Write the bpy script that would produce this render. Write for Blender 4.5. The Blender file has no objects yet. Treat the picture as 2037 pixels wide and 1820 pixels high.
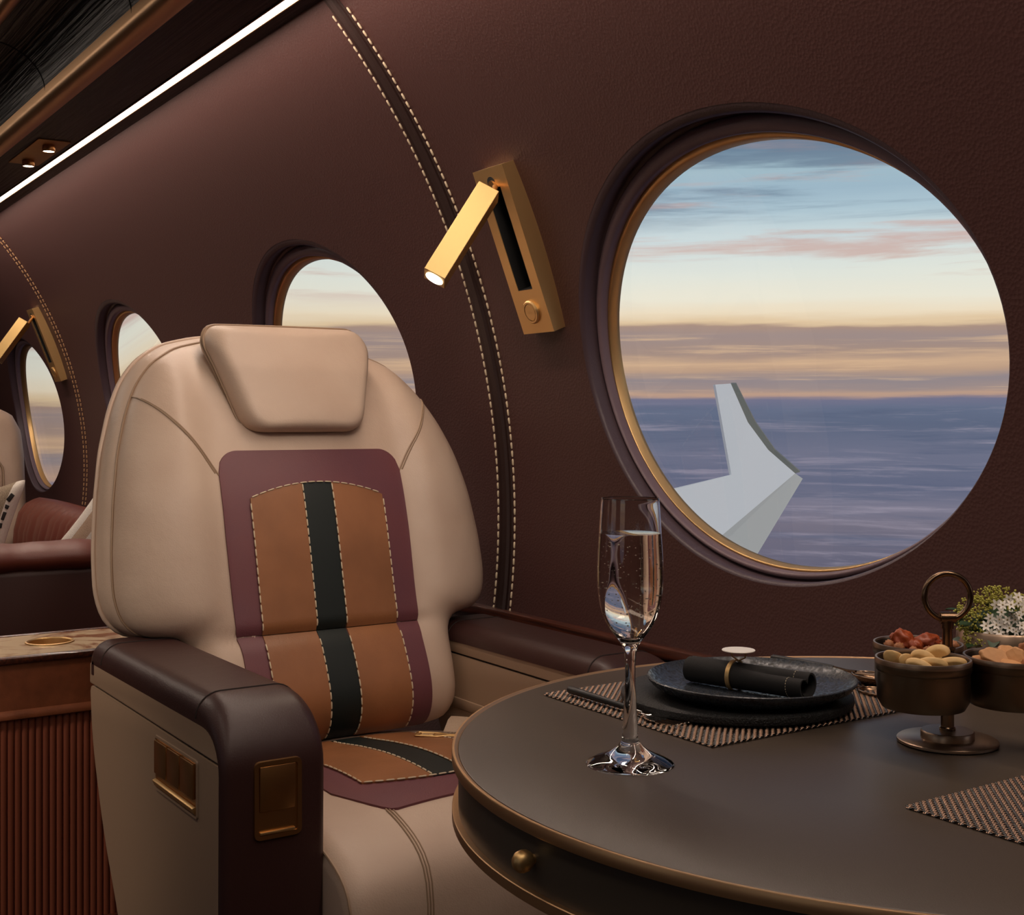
import bpy, bmesh, math, random
from mathutils import Vector, Matrix, noise as mnoise
random.seed(7)
S = bpy.context.scene
COL = S.collection
pi = math.pi
rad = math.radians

# ------------------------------------------------------------------ camera
cam_d = bpy.data.cameras.new('camera')
cam = bpy.data.objects.new('camera', cam_d)
COL.objects.link(cam)
cam.location = (0, 0, 1.0)
cam.rotation_euler = (rad(90), 0, rad(90 - 33.7))
cam_d.sensor_width = 36.0
cam_d.lens = 36.0 * 2520 / 2037
cam_d.shift_y = -72 / 2037
cam_d.clip_start = 0.02
cam_d.clip_end = 500
S.camera = cam
S.view_settings.view_transform = 'Standard'
S.view_settings.look = 'None'
S.view_settings.gamma = 1
S.view_settings.use_curve_mapping = False
S.view_settings.exposure = 0.0
S.cycles.max_bounces = 10
S.cycles.transmission_bounces = 10
S.cycles.transparent_max_bounces = 12
S.cycles.sample_clamp_indirect = 4.0


def lin(c):
    return tuple((x / 255 / 12.92) if x / 255 <= 0.04045 else ((x / 255 + 0.055) / 1.055) ** 2.4 for x in c)


# ------------------------------------------------------------------ world: dusk sky above a sea of cloud
def build_world():
    w = bpy.data.worlds.new('dusk_sky')
    S.world = w
    w.use_nodes = True
    nt = w.node_tree
    N, L = nt.nodes, nt.links
    N.clear()
    out = N.new('ShaderNodeOutputWorld')
    bg = N.new('ShaderNodeBackground')
    L.new(bg.outputs[0], out.inputs[0])
    bg.inputs['Strength'].default_value = 1.0
    tc = N.new('ShaderNodeTexCoord')
    sp = N.new('ShaderNodeSeparateXYZ')
    L.new(tc.outputs['Generated'], sp.inputs[0])

    def m(op, a, b=None, c=None):
        n = N.new('ShaderNodeMath'); n.operation = op
        for i, v in enumerate((a, b, c)):
            if v is None: continue
            if isinstance(v, (int, float)): n.inputs[i].default_value = v
            else: L.new(v, n.inputs[i])
        return n.outputs[0]
    x, y, z = sp.outputs
    hl = m('SQRT', m('ADD', m('MULTIPLY', x, x), m('MULTIPLY', y, y)))
    el = m('DIVIDE', z, m('MAXIMUM', hl, 0.05))
    q = m('DIVIDE', m('MULTIPLY', x, -1), m('MAXIMUM', m('ABSOLUTE', y), 0.02))   # bearing aft of abeam
    mr = N.new('ShaderNodeMapRange'); mr.interpolation_type = 'SMOOTHSTEP'
    L.new(q, mr.inputs[0])
    mr.inputs[1].default_value = 2.5; mr.inputs[2].default_value = 3.9
    mr.inputs[3].default_value = 0.0; mr.inputs[4].default_value = 0.060
    e = m('ADD', el, mr.outputs[0])                                             # cloud tops sink towards the tail

    def noise(sx, sz, scale, det, rough=0.6, off=0.0, dist=0.0):
        cb = N.new('ShaderNodeCombineXYZ')
        L.new(m('MULTIPLY', m('DIVIDE', x, hl), sx), cb.inputs[0])
        L.new(m('MULTIPLY', m('DIVIDE', y, hl), sx), cb.inputs[1])
        L.new(m('ADD', m('MULTIPLY', e, sz), off), cb.inputs[2])
        n = N.new('ShaderNodeTexNoise')
        n.inputs['Scale'].default_value = scale
        n.inputs['Detail'].default_value = det
        n.inputs['Roughness'].default_value = rough
        n.inputs['Distortion'].default_value = dist
        L.new(cb.outputs[0], n.inputs['Vector'])
        return n.outputs[0]
    n1 = noise(2.0, 26, 1.0, 6, 0.62)
    ed = m('ADD', e, m('MULTIPLY', m('SUBTRACT', n1, 0.5), 0.030))
    lo, hi = -0.16, 0.34
    pos = m('DIVIDE', m('SUBTRACT', ed, lo), hi - lo)
    cr = N.new('ShaderNodeValToRGB')
    L.new(pos, cr.inputs[0])
    st = [(-0.16, (70, 70, 92)), (-0.101, (104, 103, 122)), (-0.080, (116, 112, 128)), (-0.062, (120, 119, 138)),
          (-0.045, (98, 104, 128)), (-0.024, (110, 114, 136)), (-0.005, (94, 104, 128)), (0.009, (102, 112, 136)),
          (0.0166, (116, 116, 140)), (0.0205, (196, 160, 136)), (0.026, (160, 142, 138)), (0.031, (146, 136, 140)),
          (0.040, (190, 158, 134)), (0.047, (206, 172, 142)), (0.052, (168, 144, 132)), (0.064, (160, 142, 138)),
          (0.0705, (172, 146, 132)), (0.0735, (226, 198, 160)), (0.082, (240, 224, 196)), (0.095, (238, 234, 216)),
          (0.115, (228, 232, 222)), (0.140, (208, 222, 224)), (0.165, (176, 200, 212)), (0.180, (160, 186, 202)),
          (0.197, (164, 190, 202)), (0.212, (122, 148, 168)), (0.24, (92, 112, 140)), (0.34, (60, 76, 104))]
    els = cr.color_ramp.elements
    while len(els) > 1: els.remove(els[0])
    for i, (p, c) in enumerate(st):
        el_ = els[0] if i == 0 else els.new((p - lo) / (hi - lo))
        el_.position = (p - lo) / (hi - lo)
        el_.color = (*lin(c), 1)

    def smooth(v, a, b):
        r = N.new('ShaderNodeMapRange'); r.interpolation_type = 'SMOOTHSTEP'
        L.new(v, r.inputs[0]); r.inputs[1].default_value = a; r.inputs[2].default_value = b
        return r.outputs[0]

    def mixc(f, a, col):
        n = N.new('ShaderNodeMix'); n.data_type = 'RGBA'
        L.new(f, n.inputs[0]); L.new(a, n.inputs[6]); n.inputs[7].default_value = (*lin(col), 1)
        return n.outputs[2]
    # high streaks: pink and slate
    up = smooth(e, 0.085, 0.11)
    n2 = noise(2.6, 34, 1.0, 7, 0.6, 3.3, 0.3)
    f1 = m('MULTIPLY', m('MULTIPLY', smooth(n2, 0.50, 0.62), up), 0.72)
    c = mixc(f1, cr.outputs[0], (206, 168, 158))
    n3 = noise(2.0, 30, 1.0, 7, 0.6, 9.7, 0.3)
    up2 = smooth(e, 0.14, 0.17)
    c = mixc(m('MULTIPLY', m('MULTIPLY', smooth(n3, 0.47, 0.60), up2), 0.75), c, (104, 124, 146))
    # undercast: pale ripples and blue troughs
    dn = m('SUBTRACT', 1.0, smooth(e, 0.004, 0.018))
    n4 = noise(6.0, 120, 1.0, 9, 0.68, 1.0, 0.35)
    c = mixc(m('MULTIPLY', m('MULTIPLY', smooth(n4, 0.50, 0.68), dn), 0.50), c, (168, 160, 176))
    n5 = noise(3.6, 75, 1.0, 8, 0.62, 5.0, 0.3)
    c = mixc(m('MULTIPLY', m('MULTIPLY', smooth(n5, 0.50, 0.66), dn), 0.6), c, (80, 92, 118))
    # warm band between
    md = m('MULTIPLY', smooth(e, 0.014, 0.02), m('SUBTRACT', 1.0, smooth(e, 0.064, 0.07)))
    n6 = noise(4.0, 120, 1.0, 8, 0.65, 2.0, 0.2)
    c = mixc(m('MULTIPLY', m('MULTIPLY', smooth(n6, 0.50, 0.66), md), 0.6), c, (226, 190, 152))
    L.new(c, bg.inputs[0])


build_world()


def lamp(name, kind, loc, target, energy, color, **kw):
    d = bpy.data.lights.new(name, kind)
    d.energy = energy; d.color = color
    for k, v in kw.items(): setattr(d, k, v)
    o = bpy.data.objects.new(name, d)
    o.location = loc
    o.rotation_euler = (Vector(target) - Vector(loc)).to_track_quat('-Z', 'Y').to_euler()
    COL.objects.link(o)
    return o


WARM = (1.0, 0.80, 0.62)
lamp('chair_fill_spot', 'SPOT', (-0.60, 0.50, 1.92), (-2.24, 1.08, 1.08), 44, (1.0, 0.86, 0.74), spot_size=rad(40), spot_blend=1.0, shadow_soft_size=0.12)  # unseen spot added to brighten the upper chair back
lamp('ceiling_panel_light', 'AREA', (-1.0, -0.15, 1.93), (-1.0, 0.05, 0.0), 5, (1.0, 0.82, 0.68), shape='RECTANGLE', size=2.6, size_y=0.25)  # added area light for ambient fill; the ceiling has no such panel
lamp('rear_fill_area', 'AREA', (-4.6, -0.1, 1.93), (-4.6, 0.3, 0.0), 10, (1.0, 0.82, 0.68), shape='RECTANGLE', size=2.6, size_y=0.25)  # unseen area light added as fill for the rear cabin
lamp('lamp_head_fill_spot', 'SPOT', (-1.15, 0.05, 1.90), (-1.93, 1.20, 1.32), 1.5, (1.0, 0.84, 0.68), spot_size=rad(26), spot_blend=1.0, shadow_soft_size=0.10)  # narrow fill spot added to brighten the brass wall lamp
sun = bpy.data.lights.new('low_sun', 'SUN'); sun.energy = 2.6; sun.color = (1.0, 0.93, 0.86); sun.angle = rad(1.0)
sun_o = bpy.data.objects.new('low_sun', sun); COL.objects.link(sun_o)
sun_o.rotation_euler = Vector((-0.30, 0.75, -0.60)).to_track_quat('-Z', 'Y').to_euler()
lamp('console_fill_spot', 'SPOT', (-1.95, -0.55, 1.90), (-2.50, 0.55, 0.20), 50, (1.0, 0.80, 0.64), spot_size=rad(50), spot_blend=1.0, shadow_soft_size=0.12)  # unseen spot added to lift the dark console and seat side panel
lamp('table_fill_spot', 'SPOT', (-0.1, 0.35, 1.90), (-0.75, 0.95, 0.72), 10, (1.0, 0.86, 0.72), spot_size=rad(60), spot_blend=1.0, shadow_soft_size=0.08)  # fill spot added to bring light onto the table and bowls
lamp('strip_light_glow', 'AREA', (-3.2, 0.975, 1.785), (-3.2, 1.25, 1.0), 26, (1.0, 0.80, 0.66), shape='RECTANGLE', size=7.5, size_y=0.03)

# ------------------------------------------------------------------ materials
MATS = {}


def nodes_of(name):
    m = bpy.data.materials.new(name)
    m.use_nodes = True
    nt = m.node_tree
    b = nt.nodes['Principled BSDF']
    return m, nt, b


def setp(b, **kw):
    names = dict(color='Base Color', rough='Roughness', metal='Metallic', coat='Coat Weight', coatr='Coat Roughness',
                 spec='Specular IOR Level', trans='Transmission Weight', ior='IOR', em='Emission Color', ems='Emission Strength',
                 sheen='Sheen Weight', sss='Subsurface Weight')
    for k, v in kw.items():
        if k in ('color', 'em'): v = (*v, 1)
        b.inputs[names[k]].default_value = v


def plain(name, rgb, rough=0.5, **kw):
    m, nt, b = nodes_of(name)
    setp(b, color=lin(rgb), rough=rough, **kw)
    return m


def add_bump(nt, b, scale, strength, dist=0.001, kind='noise', stretch=(1, 1, 1), detail=4):
    tc = nt.nodes.new('ShaderNodeTexCoord')
    mp = nt.nodes.new('ShaderNodeMapping'); mp.inputs['Scale'].default_value = stretch
    nt.links.new(tc.outputs['Object'], mp.inputs[0])
    if kind == 'noise':
        t = nt.nodes.new('ShaderNodeTexNoise'); t.inputs['Detail'].default_value = detail; o = t.outputs[0]
    else:
        t = nt.nodes.new('ShaderNodeTexVoronoi'); o = t.outputs[0]
    t.inputs['Scale'].default_value = scale
    nt.links.new(mp.outputs[0], t.inputs['Vector'])
    bp = nt.nodes.new('ShaderNodeBump'); bp.inputs['Strength'].default_value = strength; bp.inputs['Distance'].default_value = dist
    nt.links.new(o, bp.inputs['Height'])
    if b.inputs['Normal'].is_linked:
        nt.links.new(b.inputs['Normal'].links[0].from_socket, bp.inputs['Normal'])
    nt.links.new(bp.outputs[0], b.inputs['Normal'])
    return mp


def vary(nt, b, rgb1, rgb2, scale, stretch=(1, 1, 1), detail=4, lo=0.35, hi=0.65, dist=0.0):
    tc = nt.nodes.new('ShaderNodeTexCoord')
    mp = nt.nodes.new('ShaderNodeMapping'); mp.inputs['Scale'].default_value = stretch
    nt.links.new(tc.outputs['Object'], mp.inputs[0])
    t = nt.nodes.new('ShaderNodeTexNoise'); t.inputs['Scale'].default_value = scale; t.inputs['Detail'].default_value = detail
    t.inputs['Distortion'].default_value = dist
    nt.links.new(mp.outputs[0], t.inputs['Vector'])
    r = nt.nodes.new('ShaderNodeValToRGB')
    r.color_ramp.elements[0].position = lo; r.color_ramp.elements[1].position = hi
    r.color_ramp.elements[0].color = (*lin(rgb1), 1); r.color_ramp.elements[1].color = (*lin(rgb2), 1)
    nt.links.new(t.outputs[0], r.inputs[0]); nt.links.new(r.outputs[0], b.inputs['Base Color'])
    return t


def leather(name, rgb, rough=0.5, grain=420, strength=0.25, rgb2=None, wrinkle=0.0, **kw):
    m, nt, b = nodes_of(name)
    setp(b, color=lin(rgb), rough=rough, **kw)
    if rgb2: vary(nt, b, rgb, rgb2, 9, lo=0.3, hi=0.7)
    add_bump(nt, b, grain, strength, 0.0008, 'voronoi')
    if wrinkle: add_bump(nt, b, 14, wrinkle, 0.012, 'noise', detail=3)
    return m


M = {}
M['wall'] = leather('burgundy_leather_wall', (71, 42, 39), 0.50, 210, 0.50)
M['reveal'] = leather('mauve_leather', (118, 98, 104), 0.42, 300, 0.25)
M['reveal_dark'] = leather('dark_mauve_leather', (78, 62, 68), 0.42, 300, 0.25)
M['beige'] = leather('beige_leather', (204, 180, 160), 0.48, 420, 0.18, (196, 170, 150), 0.22)
M['beige_line'] = plain('beige_piping', (158, 132, 108), 0.5)
M['welt'] = leather('dark_welt_leather', (46, 28, 25), 0.45, 300, 0.2)
M['groove'] = plain('dark_seam', (38, 26, 22), 0.8)
M['panel'] = plain('taupe_lacquer', (166, 140, 116), 0.42)
M['brown'] = leather('dark_brown_leather', (60, 35, 32), 0.42, 420, 0.15, wrinkle=0.08)
M['purple'] = leather('plum_leather', (112, 62, 66), 0.5, 420, 0.22, (104, 60, 68), 0.05)
M['tan'] = leather('tan_leather', (158, 104, 66), 0.42, 420, 0.15, (136, 88, 54), 0.12)
M['green'] = plain('dark_green_webbing', (5, 18, 15), 0.6)
M['thread'] = plain('cream_thread', (214, 196, 166), 0.6)
M['thread_gold'] = plain('gold_thread', (176, 136, 96), 0.6)


def metal(name, rgb, rough, aniso=None, brushed=0.0):
    m, nt, b = nodes_of(name)
    setp(b, color=lin(rgb), rough=rough, metal=1.0)
    if brushed:
        add_bump(nt, b, 60, brushed, 0.0004, 'noise', (1, 40, 40), 2)
    return m


M['brass'] = metal('satin_brass', (228, 190, 132), 0.43)
M['brass_head'] = metal('dimmed_brass_head', (186, 156, 104), 0.50)  # same brass, base colour darkened to stand for dimmer light
M['brass_dark'] = metal('aged_brass', (196, 150, 98), 0.38)
M['brass_rail'] = metal('rail_brass', (208, 168, 126), 0.42)
M['bronze'] = metal('satin_bronze', (168, 144, 124), 0.36)
M['bronze_dark'] = metal('dark_bronze', (124, 100, 80), 0.26)
M['bronze_body'] = metal('bowl_bronze', (108, 92, 76), 0.33)
M['chrome'] = metal('polished_steel', (230, 225, 218), 0.08)
M['black_steel'] = plain('matte_black_handle', (24, 23, 23), 0.45)
M['black'] = plain('black_void', (6, 5, 5), 0.7)


def glow(name, rgb, strength):
    m, nt, b = nodes_of(name)
    setp(b, color=(0.8, 0.8, 0.8), rough=0.5, em=rgb, ems=strength)
    return m


M['strip'] = glow('lit_diffuser', (1.0, 0.86, 0.74), 9.0)
M['lens'] = glow('lit_lens', (1.0, 0.82, 0.62), 14.0)


def m_wood_black():
    m, nt, b = nodes_of('black_open_grain_wood')
    setp(b, rough=0.34, spec=0.14)
    t = vary(nt, b, (3, 3, 3), (3, 3, 3), 3.0, (0.45, 26, 26), 6, 0.0, 1.0, 0.9)
    r_ = b.inputs['Base Color'].links[0].from_node.color_ramp
    for p, c in ((.40, (3, 3, 3)), (.415, (34, 34, 38)), (.43, (3, 3, 3)), (.485, (3, 3, 3)), (.50, (58, 58, 64)), (.515, (6, 5, 5)), (.57, (3, 3, 3)), (.585, (40, 40, 45)), (.60, (3, 3, 3))):
        e = r_.elements.new(p); e.color = (*lin(c), 1)
    bp = nt.nodes.new('ShaderNodeBump'); bp.inputs['Strength'].default_value = 0.8; bp.inputs['Distance'].default_value = 0.006
    nt.links.new(t.outputs[0], bp.inputs['Height']); nt.links.new(bp.outputs[0], b.inputs['Normal'])
    return m


def m_wood_red():
    m, nt, b = nodes_of('red_brown_wood')
    setp(b, rough=0.35, coat=0.2)
    vary(nt, b, (48, 22, 16), (96, 48, 32), 6.0, (1, 30, 30), 6, 0.35, 0.65, 0.6)
    return m


def m_marble():
    m, nt, b = nodes_of('cream_veined_marble')
    setp(b, rough=0.22)
    vary(nt, b, (150, 96, 62), (222, 196, 160), 7.0, (1, 1, 1), 8, 0.36, 0.52, 2.2)
    return m


def m_suede():
    m, nt, b = nodes_of('cognac_leather')
    setp(b, rough=0.55)
    vary(nt, b, (116, 62, 34), (140, 78, 46), 30, (1, 1, 1), 8, 0.3, 0.7)
    add_bump(nt, b, 300, 0.3, 0.0008, 'voronoi')
    return m


def m_stone():
    m, nt, b = nodes_of('black_lava_stone')
    setp(b, rough=0.6)
    vary(nt, b, (10, 10, 11), (28, 27, 27), 900, (1, 1, 1), 2, 0.45, 0.75)
    add_bump(nt, b, 500, 0.9, 0.002, 'noise', detail=3)
    return m


def m_plate():
    m, nt, b = nodes_of('black_speckled_glaze')
    t = vary(nt, b, (9, 9, 10), (46, 51, 59), 280, (1, 1, 1), 2, 0.405, 0.425)
    r = nt.nodes.new('ShaderNodeValToRGB')
    r.color_ramp.elements[0].position = 0.44; r.color_ramp.elements[1].position = 0.56
    r.color_ramp.elements[0].color = (0.5, 0.5, 0.5, 1); r.color_ramp.elements[1].color = (0.26, 0.26, 0.26, 1)
    nt.links.new(t.outputs[0], r.inputs[0]); nt.links.new(r.outputs[0], b.inputs['Roughness'])
    return m


def m_pane():
    m = bpy.data.materials.new('clear_window_pane'); m.use_nodes = True
    nt = m.node_tree; nt.nodes.clear()
    o = nt.nodes.new('ShaderNodeOutputMaterial'); mx = nt.nodes.new('ShaderNodeMixShader')
    tr = nt.nodes.new('ShaderNodeBsdfTransparent'); gl = nt.nodes.new('ShaderNodeBsdfGlossy')
    fr = nt.nodes.new('ShaderNodeFresnel'); fr.inputs[0].default_value = 1.45
    gl.inputs['Roughness'].default_value = 0.02
    nt.links.new(fr.outputs[0], mx.inputs[0]); nt.links.new(tr.outputs[0], mx.inputs[1]); nt.links.new(gl.outputs[0], mx.inputs[2])
    nt.links.new(mx.outputs[0], o.inputs[0])
    return m


def m_woven(name, c1, c2, scale):
    m, nt, b = nodes_of(name)
    setp(b, rough=0.9)
    vary(nt, b, c1, c2, scale, (1, 1, 1), 2, 0.4, 0.6)
    add_bump(nt, b, scale, 0.6, 0.002, 'voronoi')
    return m


M['wood_black'] = m_wood_black()
M['wood_red'] = m_wood_red()
M['marble'] = m_marble()
M['suede'] = m_suede()
M['stone'] = m_stone()
M['plate'] = m_plate()
M['pane'] = m_pane()
M['flute_wood'] = leather('reeded_walnut', (140, 76, 54), 0.5, 60, 0.1)
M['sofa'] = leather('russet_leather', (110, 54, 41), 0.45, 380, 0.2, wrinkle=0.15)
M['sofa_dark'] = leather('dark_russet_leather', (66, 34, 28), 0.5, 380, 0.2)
M['carpet'] = m_woven('dark_carpet', (34, 24, 22), (44, 32, 28), 300)
M['bulkhead'] = leather('bulkhead_leather', (60, 38, 34), 0.5, 260, 0.2)
M['table'] = leather('charcoal_leather_top', (72, 61, 52), 0.40, 900, 0.06)
M['apron'] = plain('charcoal_lacquer', (66, 58, 50), 0.4)
M['napkin'] = leather('black_linen', (27, 25, 25), 0.85, 2400, 0.25)
M['disc'] = plain('white_enamel', (238, 228, 216), 0.3)
M['weave_dark'] = plain('black_strand', (16, 14, 14), 0.28)
M['weave_copper'] = plain('copper_strand', (190, 154, 130), 0.35, metal=0.25)
m_, nt_, b_ = nodes_of('clear_glass'); setp(b_, color=(1, 1, 1), rough=0.0, trans=1.0, ior=1.5); M['glass'] = m_
m_, nt_, b_ = nodes_of('pale_sparkling_wine'); setp(b_, color=(1.0, 0.93, 0.86), rough=0.0, trans=1.0, ior=1.34); M['wine'] = m_
M['bubble'] = plain('gas_bubble', (255, 246, 236), 0.15, em=(0, 0, 0), ems=0.0)
M['wing'] = plain('white_wing_paint', (214, 224, 230), 0.4)
M['wing_edge'] = plain('grey_wing_edge', (112, 120, 116), 0.4)
M['pillow_white'] = m_woven('white_linen', (226, 216, 206), (236, 228, 218), 500)
M['pillow_beige'] = m_woven('beige_band_linen', (190, 160, 136), (200, 172, 148), 500)
M['pillow_weave'] = m_woven('oat_weave', (112, 94, 76), (190, 170, 146), 900)
M['pillow_black'] = plain('black_band', (34, 28, 26), 0.8)
M['nut_pale'] = leather('pale_cheese', (226, 188, 130), 0.5, 300, 0.2, (206, 164, 104))
M['nut_red'] = leather('roasted_red', (176, 84, 40), 0.4, 160, 0.5, (120, 44, 24))
M['nut_brown'] = leather('walnut_brown', (176, 116, 72), 0.6, 160, 0.6, (140, 84, 50))
M['nut_cookie'] = leather('cookie_tan', (216, 164, 112), 0.6, 200, 0.5, (188, 128, 82))
M['leaf'] = plain('dark_green_leaf', (32, 58, 28), 0.5)
M['bud'] = plain('yellow_green_bud', (168, 162, 70), 0.6)
M['petal'] = plain('white_petal', (240, 232, 222), 0.6)
M['centre'] = plain('green_flower_centre', (150, 130, 60), 0.6)
M['belt'] = m_woven('beige_webbing', (186, 160, 136), (196, 172, 148), 600)

# ------------------------------------------------------------------ mesh helpers (world coordinates in, local meshes out)
ORI = {}


def tag(o, label=None, cat=None, group=None, kind=None):
    if label: o['label'] = label
    if cat: o['category'] = cat
    if group: o['group'] = group
    if kind: o['kind'] = kind
    return o


def thing(name, label, cat, loc, group=None):
    o = bpy.data.objects.new(name, None)
    o.empty_display_size = 0.05
    COL.objects.link(o)
    o.location = loc
    ORI[o.name] = Vector(loc)
    return tag(o, label, cat, group)


class G:
    def __init__(s):
        s.v = []; s.f = []; s.mi = []; s.cur = 0

    def add(s, vs, fs):
        n = len(s.v)
        s.v += [tuple(v) for v in vs]
        s.f += [tuple(i + n for i in f) for f in fs]
        s.mi += [s.cur] * len(fs)
        return s

    def grid(s, rows, closed_u=False, closed_v=False, flip=False):
        """rows: list of equally long lists of points"""
        nr, nc = len(rows), len(rows[0])
        vs = [p for r in rows for p in r]
        fs = []
        for i in range(nr if closed_v else nr - 1):
            for j in range(nc if closed_u else nc - 1):
                a = i * nc + j; b = i * nc + (j + 1) % nc
                c = ((i + 1) % nr) * nc + (j + 1) % nc; d = ((i + 1) % nr) * nc + j
                fs.append((a, d, c, b) if flip else (a, b, c, d))
        return s.add(vs, fs)

    def loft(s, rings, cap0=True, cap1=True):
        nc = len(rings[0])
        s.grid(rings, closed_u=True)
        n = len(s.v) - nc * len(rings)
        if cap0: s.f.append(tuple(n + i for i in reversed(range(nc)))); s.mi.append(s.cur)
        if cap1: s.f.append(tuple(n + (len(rings) - 1) * nc + i for i in range(nc))); s.mi.append(s.cur)
        return s

    def lathe(s, prof, c, seg=48, axis='Z', cap=False):
        cx, cy, cz = c
        rings = []
        for r, h in prof:
            ring = []
            for k in range(seg):
                a = 2 * pi * k / seg
                if axis == 'Z': ring.append((cx + r * math.cos(a), cy + r * math.sin(a), cz + h))
                elif axis == 'Y': ring.append((cx + r * math.cos(a), cy + h, cz - r * math.sin(a)))
                else: ring.append((cx + h, cy + r * math.cos(a), cz + r * math.sin(a)))
            rings.append(ring)
        return s.loft(rings, cap, cap)

    def tube(s, pts, r, seg=8, closed=False, caps=True, flat=None):
        pts = [Vector(p) for p in pts]
        n = len(pts)
        rs = r if isinstance(r, (list, tuple)) else [r] * n
        rings = []
        up = None
        for i, p in enumerate(pts):
            if closed: d = pts[(i + 1) % n] - pts[i - 1]
            else: d = pts[min(i + 1, n - 1)] - pts[max(i - 1, 0)]
            d.normalize()
            if up is None:
                up = Vector((0, 0, 1)) if abs(d.z) < 0.9 else Vector((0, 1, 0))
            a = d.cross(up)
            if a.length < 1e-5: a = d.cross(Vector((1, 0, 0)))
            a.normalize(); b = a.cross(d).normalized(); up = b
            fl = flat or 1.0
            rings.append([p + (a * math.cos(t) + b * math.sin(t) * fl) * rs[i] for t in [2 * pi * k / seg for k in range(seg)]])
        if closed: return s.grid(rings, closed_u=True, closed_v=True)
        return s.loft(rings, caps, caps)

    def box(s, c, size, mat=None, bev=0.0, seg=2):
        bm = bmesh.new()
        bmesh.ops.create_cube(bm, size=1)
        bmesh.ops.scale(bm, vec=size, verts=bm.verts)
        if bev: bmesh.ops.bevel(bm, geom=bm.edges[:], offset=bev, segments=seg, affect='EDGES', profile=0.5, clamp_overlap=True)
        T = Matrix.Translation(c) @ (mat.to_4x4() if mat else Matrix())
        bm.transform(T)
        s.add([v.co[:] for v in bm.verts], [[v.index for v in f.verts] for f in bm.faces])
        bm.free()
        return s

    def prism(s, outline, mapf, d0, d1, bev=0.0, seg=2):
        """outline 2-D list; mapf(a,b,d)->3-D"""
        bm = bmesh.new()
        v0 = [bm.verts.new((a, b, d0)) for a, b in outline]
        v1 = [bm.verts.new((a, b, d1)) for a, b in outline]
        n = len(outline)
        bm.faces.new(v0[::-1]); bm.faces.new(v1)
        for i in range(n): bm.faces.new((v0[i], v0[(i + 1) % n], v1[(i + 1) % n], v1[i]))
        if bev:
            ed = [e for e in bm.edges if e.verts[0].co.z == e.verts[1].co.z]
            bmesh.ops.bevel(bm, geom=ed, offset=bev, segments=seg, affect='EDGES', profile=0.5, clamp_overlap=True)
        bm.verts.index_update()
        s.add([mapf(*v.co) for v in bm.verts], [[v.index for v in f.verts] for f in bm.faces])
        bm.free()
        return s

    def ball(s, c, r, seg=8, rings=6, sc=(1, 1, 1)):
        rr = []
        for i in range(1, rings):
            a = pi * i / rings
            rr.append([(c[0] + r * sc[0] * math.sin(a) * math.cos(2 * pi * k / seg), c[1] + r * sc[1] * math.sin(a) * math.sin(2 * pi * k / seg),
                        c[2] - r * sc[2] * math.cos(a)) for k in range(seg)])
        return s.loft(rr)

    def build(s, name, mat, parent=None, loc=None, smooth=True, angle=38, recalc=True):
        me = bpy.data.meshes.new(name)
        if parent is not None: org = ORI[parent.name]
        elif loc is not None: org = Vector(loc)
        else:
            xs = [v[0] for v in s.v]; ys = [v[1] for v in s.v]; zs = [v[2] for v in s.v]
            org = Vector(((min(xs) + max(xs)) / 2, (min(ys) + max(ys)) / 2, min(zs)))
        me.from_pydata([tuple(Vector(v) - org) for v in s.v], [], s.f)
        mats = mat if isinstance(mat, (list, tuple)) else [mat]
        for m in mats: me.materials.append(m)
        if len(mats) > 1:
            for p, i in zip(me.polygons, s.mi): p.material_index = i
        if recalc:
            bm = bmesh.new(); bm.from_mesh(me)
            bmesh.ops.recalc_face_normals(bm, faces=bm.faces)
            bm.to_mesh(me); bm.free()
        if smooth:
            me.polygons.foreach_set('use_smooth', [True] * len(me.polygons))
            me.set_sharp_from_angle(angle=rad(angle))
        me.update()
        o = bpy.data.objects.new(name, me)
        COL.objects.link(o)
        if parent is not None: o.parent = parent
        else: o.location = org
        ORI[o.name] = org
        return o


def lerp(a, b, t): return a + (b - a) * t


def interp(x, xs, ys):
    if x <= xs[0]: return ys[0]
    for i in range(1, len(xs)):
        if x <= xs[i]:
            t = (x - xs[i - 1]) / (xs[i] - xs[i - 1])
            return ys[i - 1] + (ys[i] - ys[i - 1]) * t
    return ys[-1]


def smooth_interp(x, xs, ys):
    """Catmull-Rom (monotone enough) interpolation"""
    if x <= xs[0]: return ys[0]
    if x >= xs[-1]: return ys[-1]
    for i in range(1, len(xs)):
        if x <= xs[i]: break
    i -= 1
    def sl(k):
        if k == 0: return (ys[1] - ys[0]) / (xs[1] - xs[0])
        if k == len(xs) - 1: return (ys[-1] - ys[-2]) / (xs[-1] - xs[-2])
        return (ys[k + 1] - ys[k - 1]) / (xs[k + 1] - xs[k - 1])
    h = xs[i + 1] - xs[i]; t = (x - xs[i]) / h
    m0, m1 = sl(i) * h, sl(i + 1) * h
    return (2 * t ** 3 - 3 * t ** 2 + 1) * ys[i] + (t ** 3 - 2 * t ** 2 + t) * m0 + (-2 * t ** 3 + 3 * t ** 2) * ys[i + 1] + (t ** 3 - t ** 2) * m1


def sstep(t):
    t = max(0.0, min(1.0, t)); return t * t * (3 - 2 * t)


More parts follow.
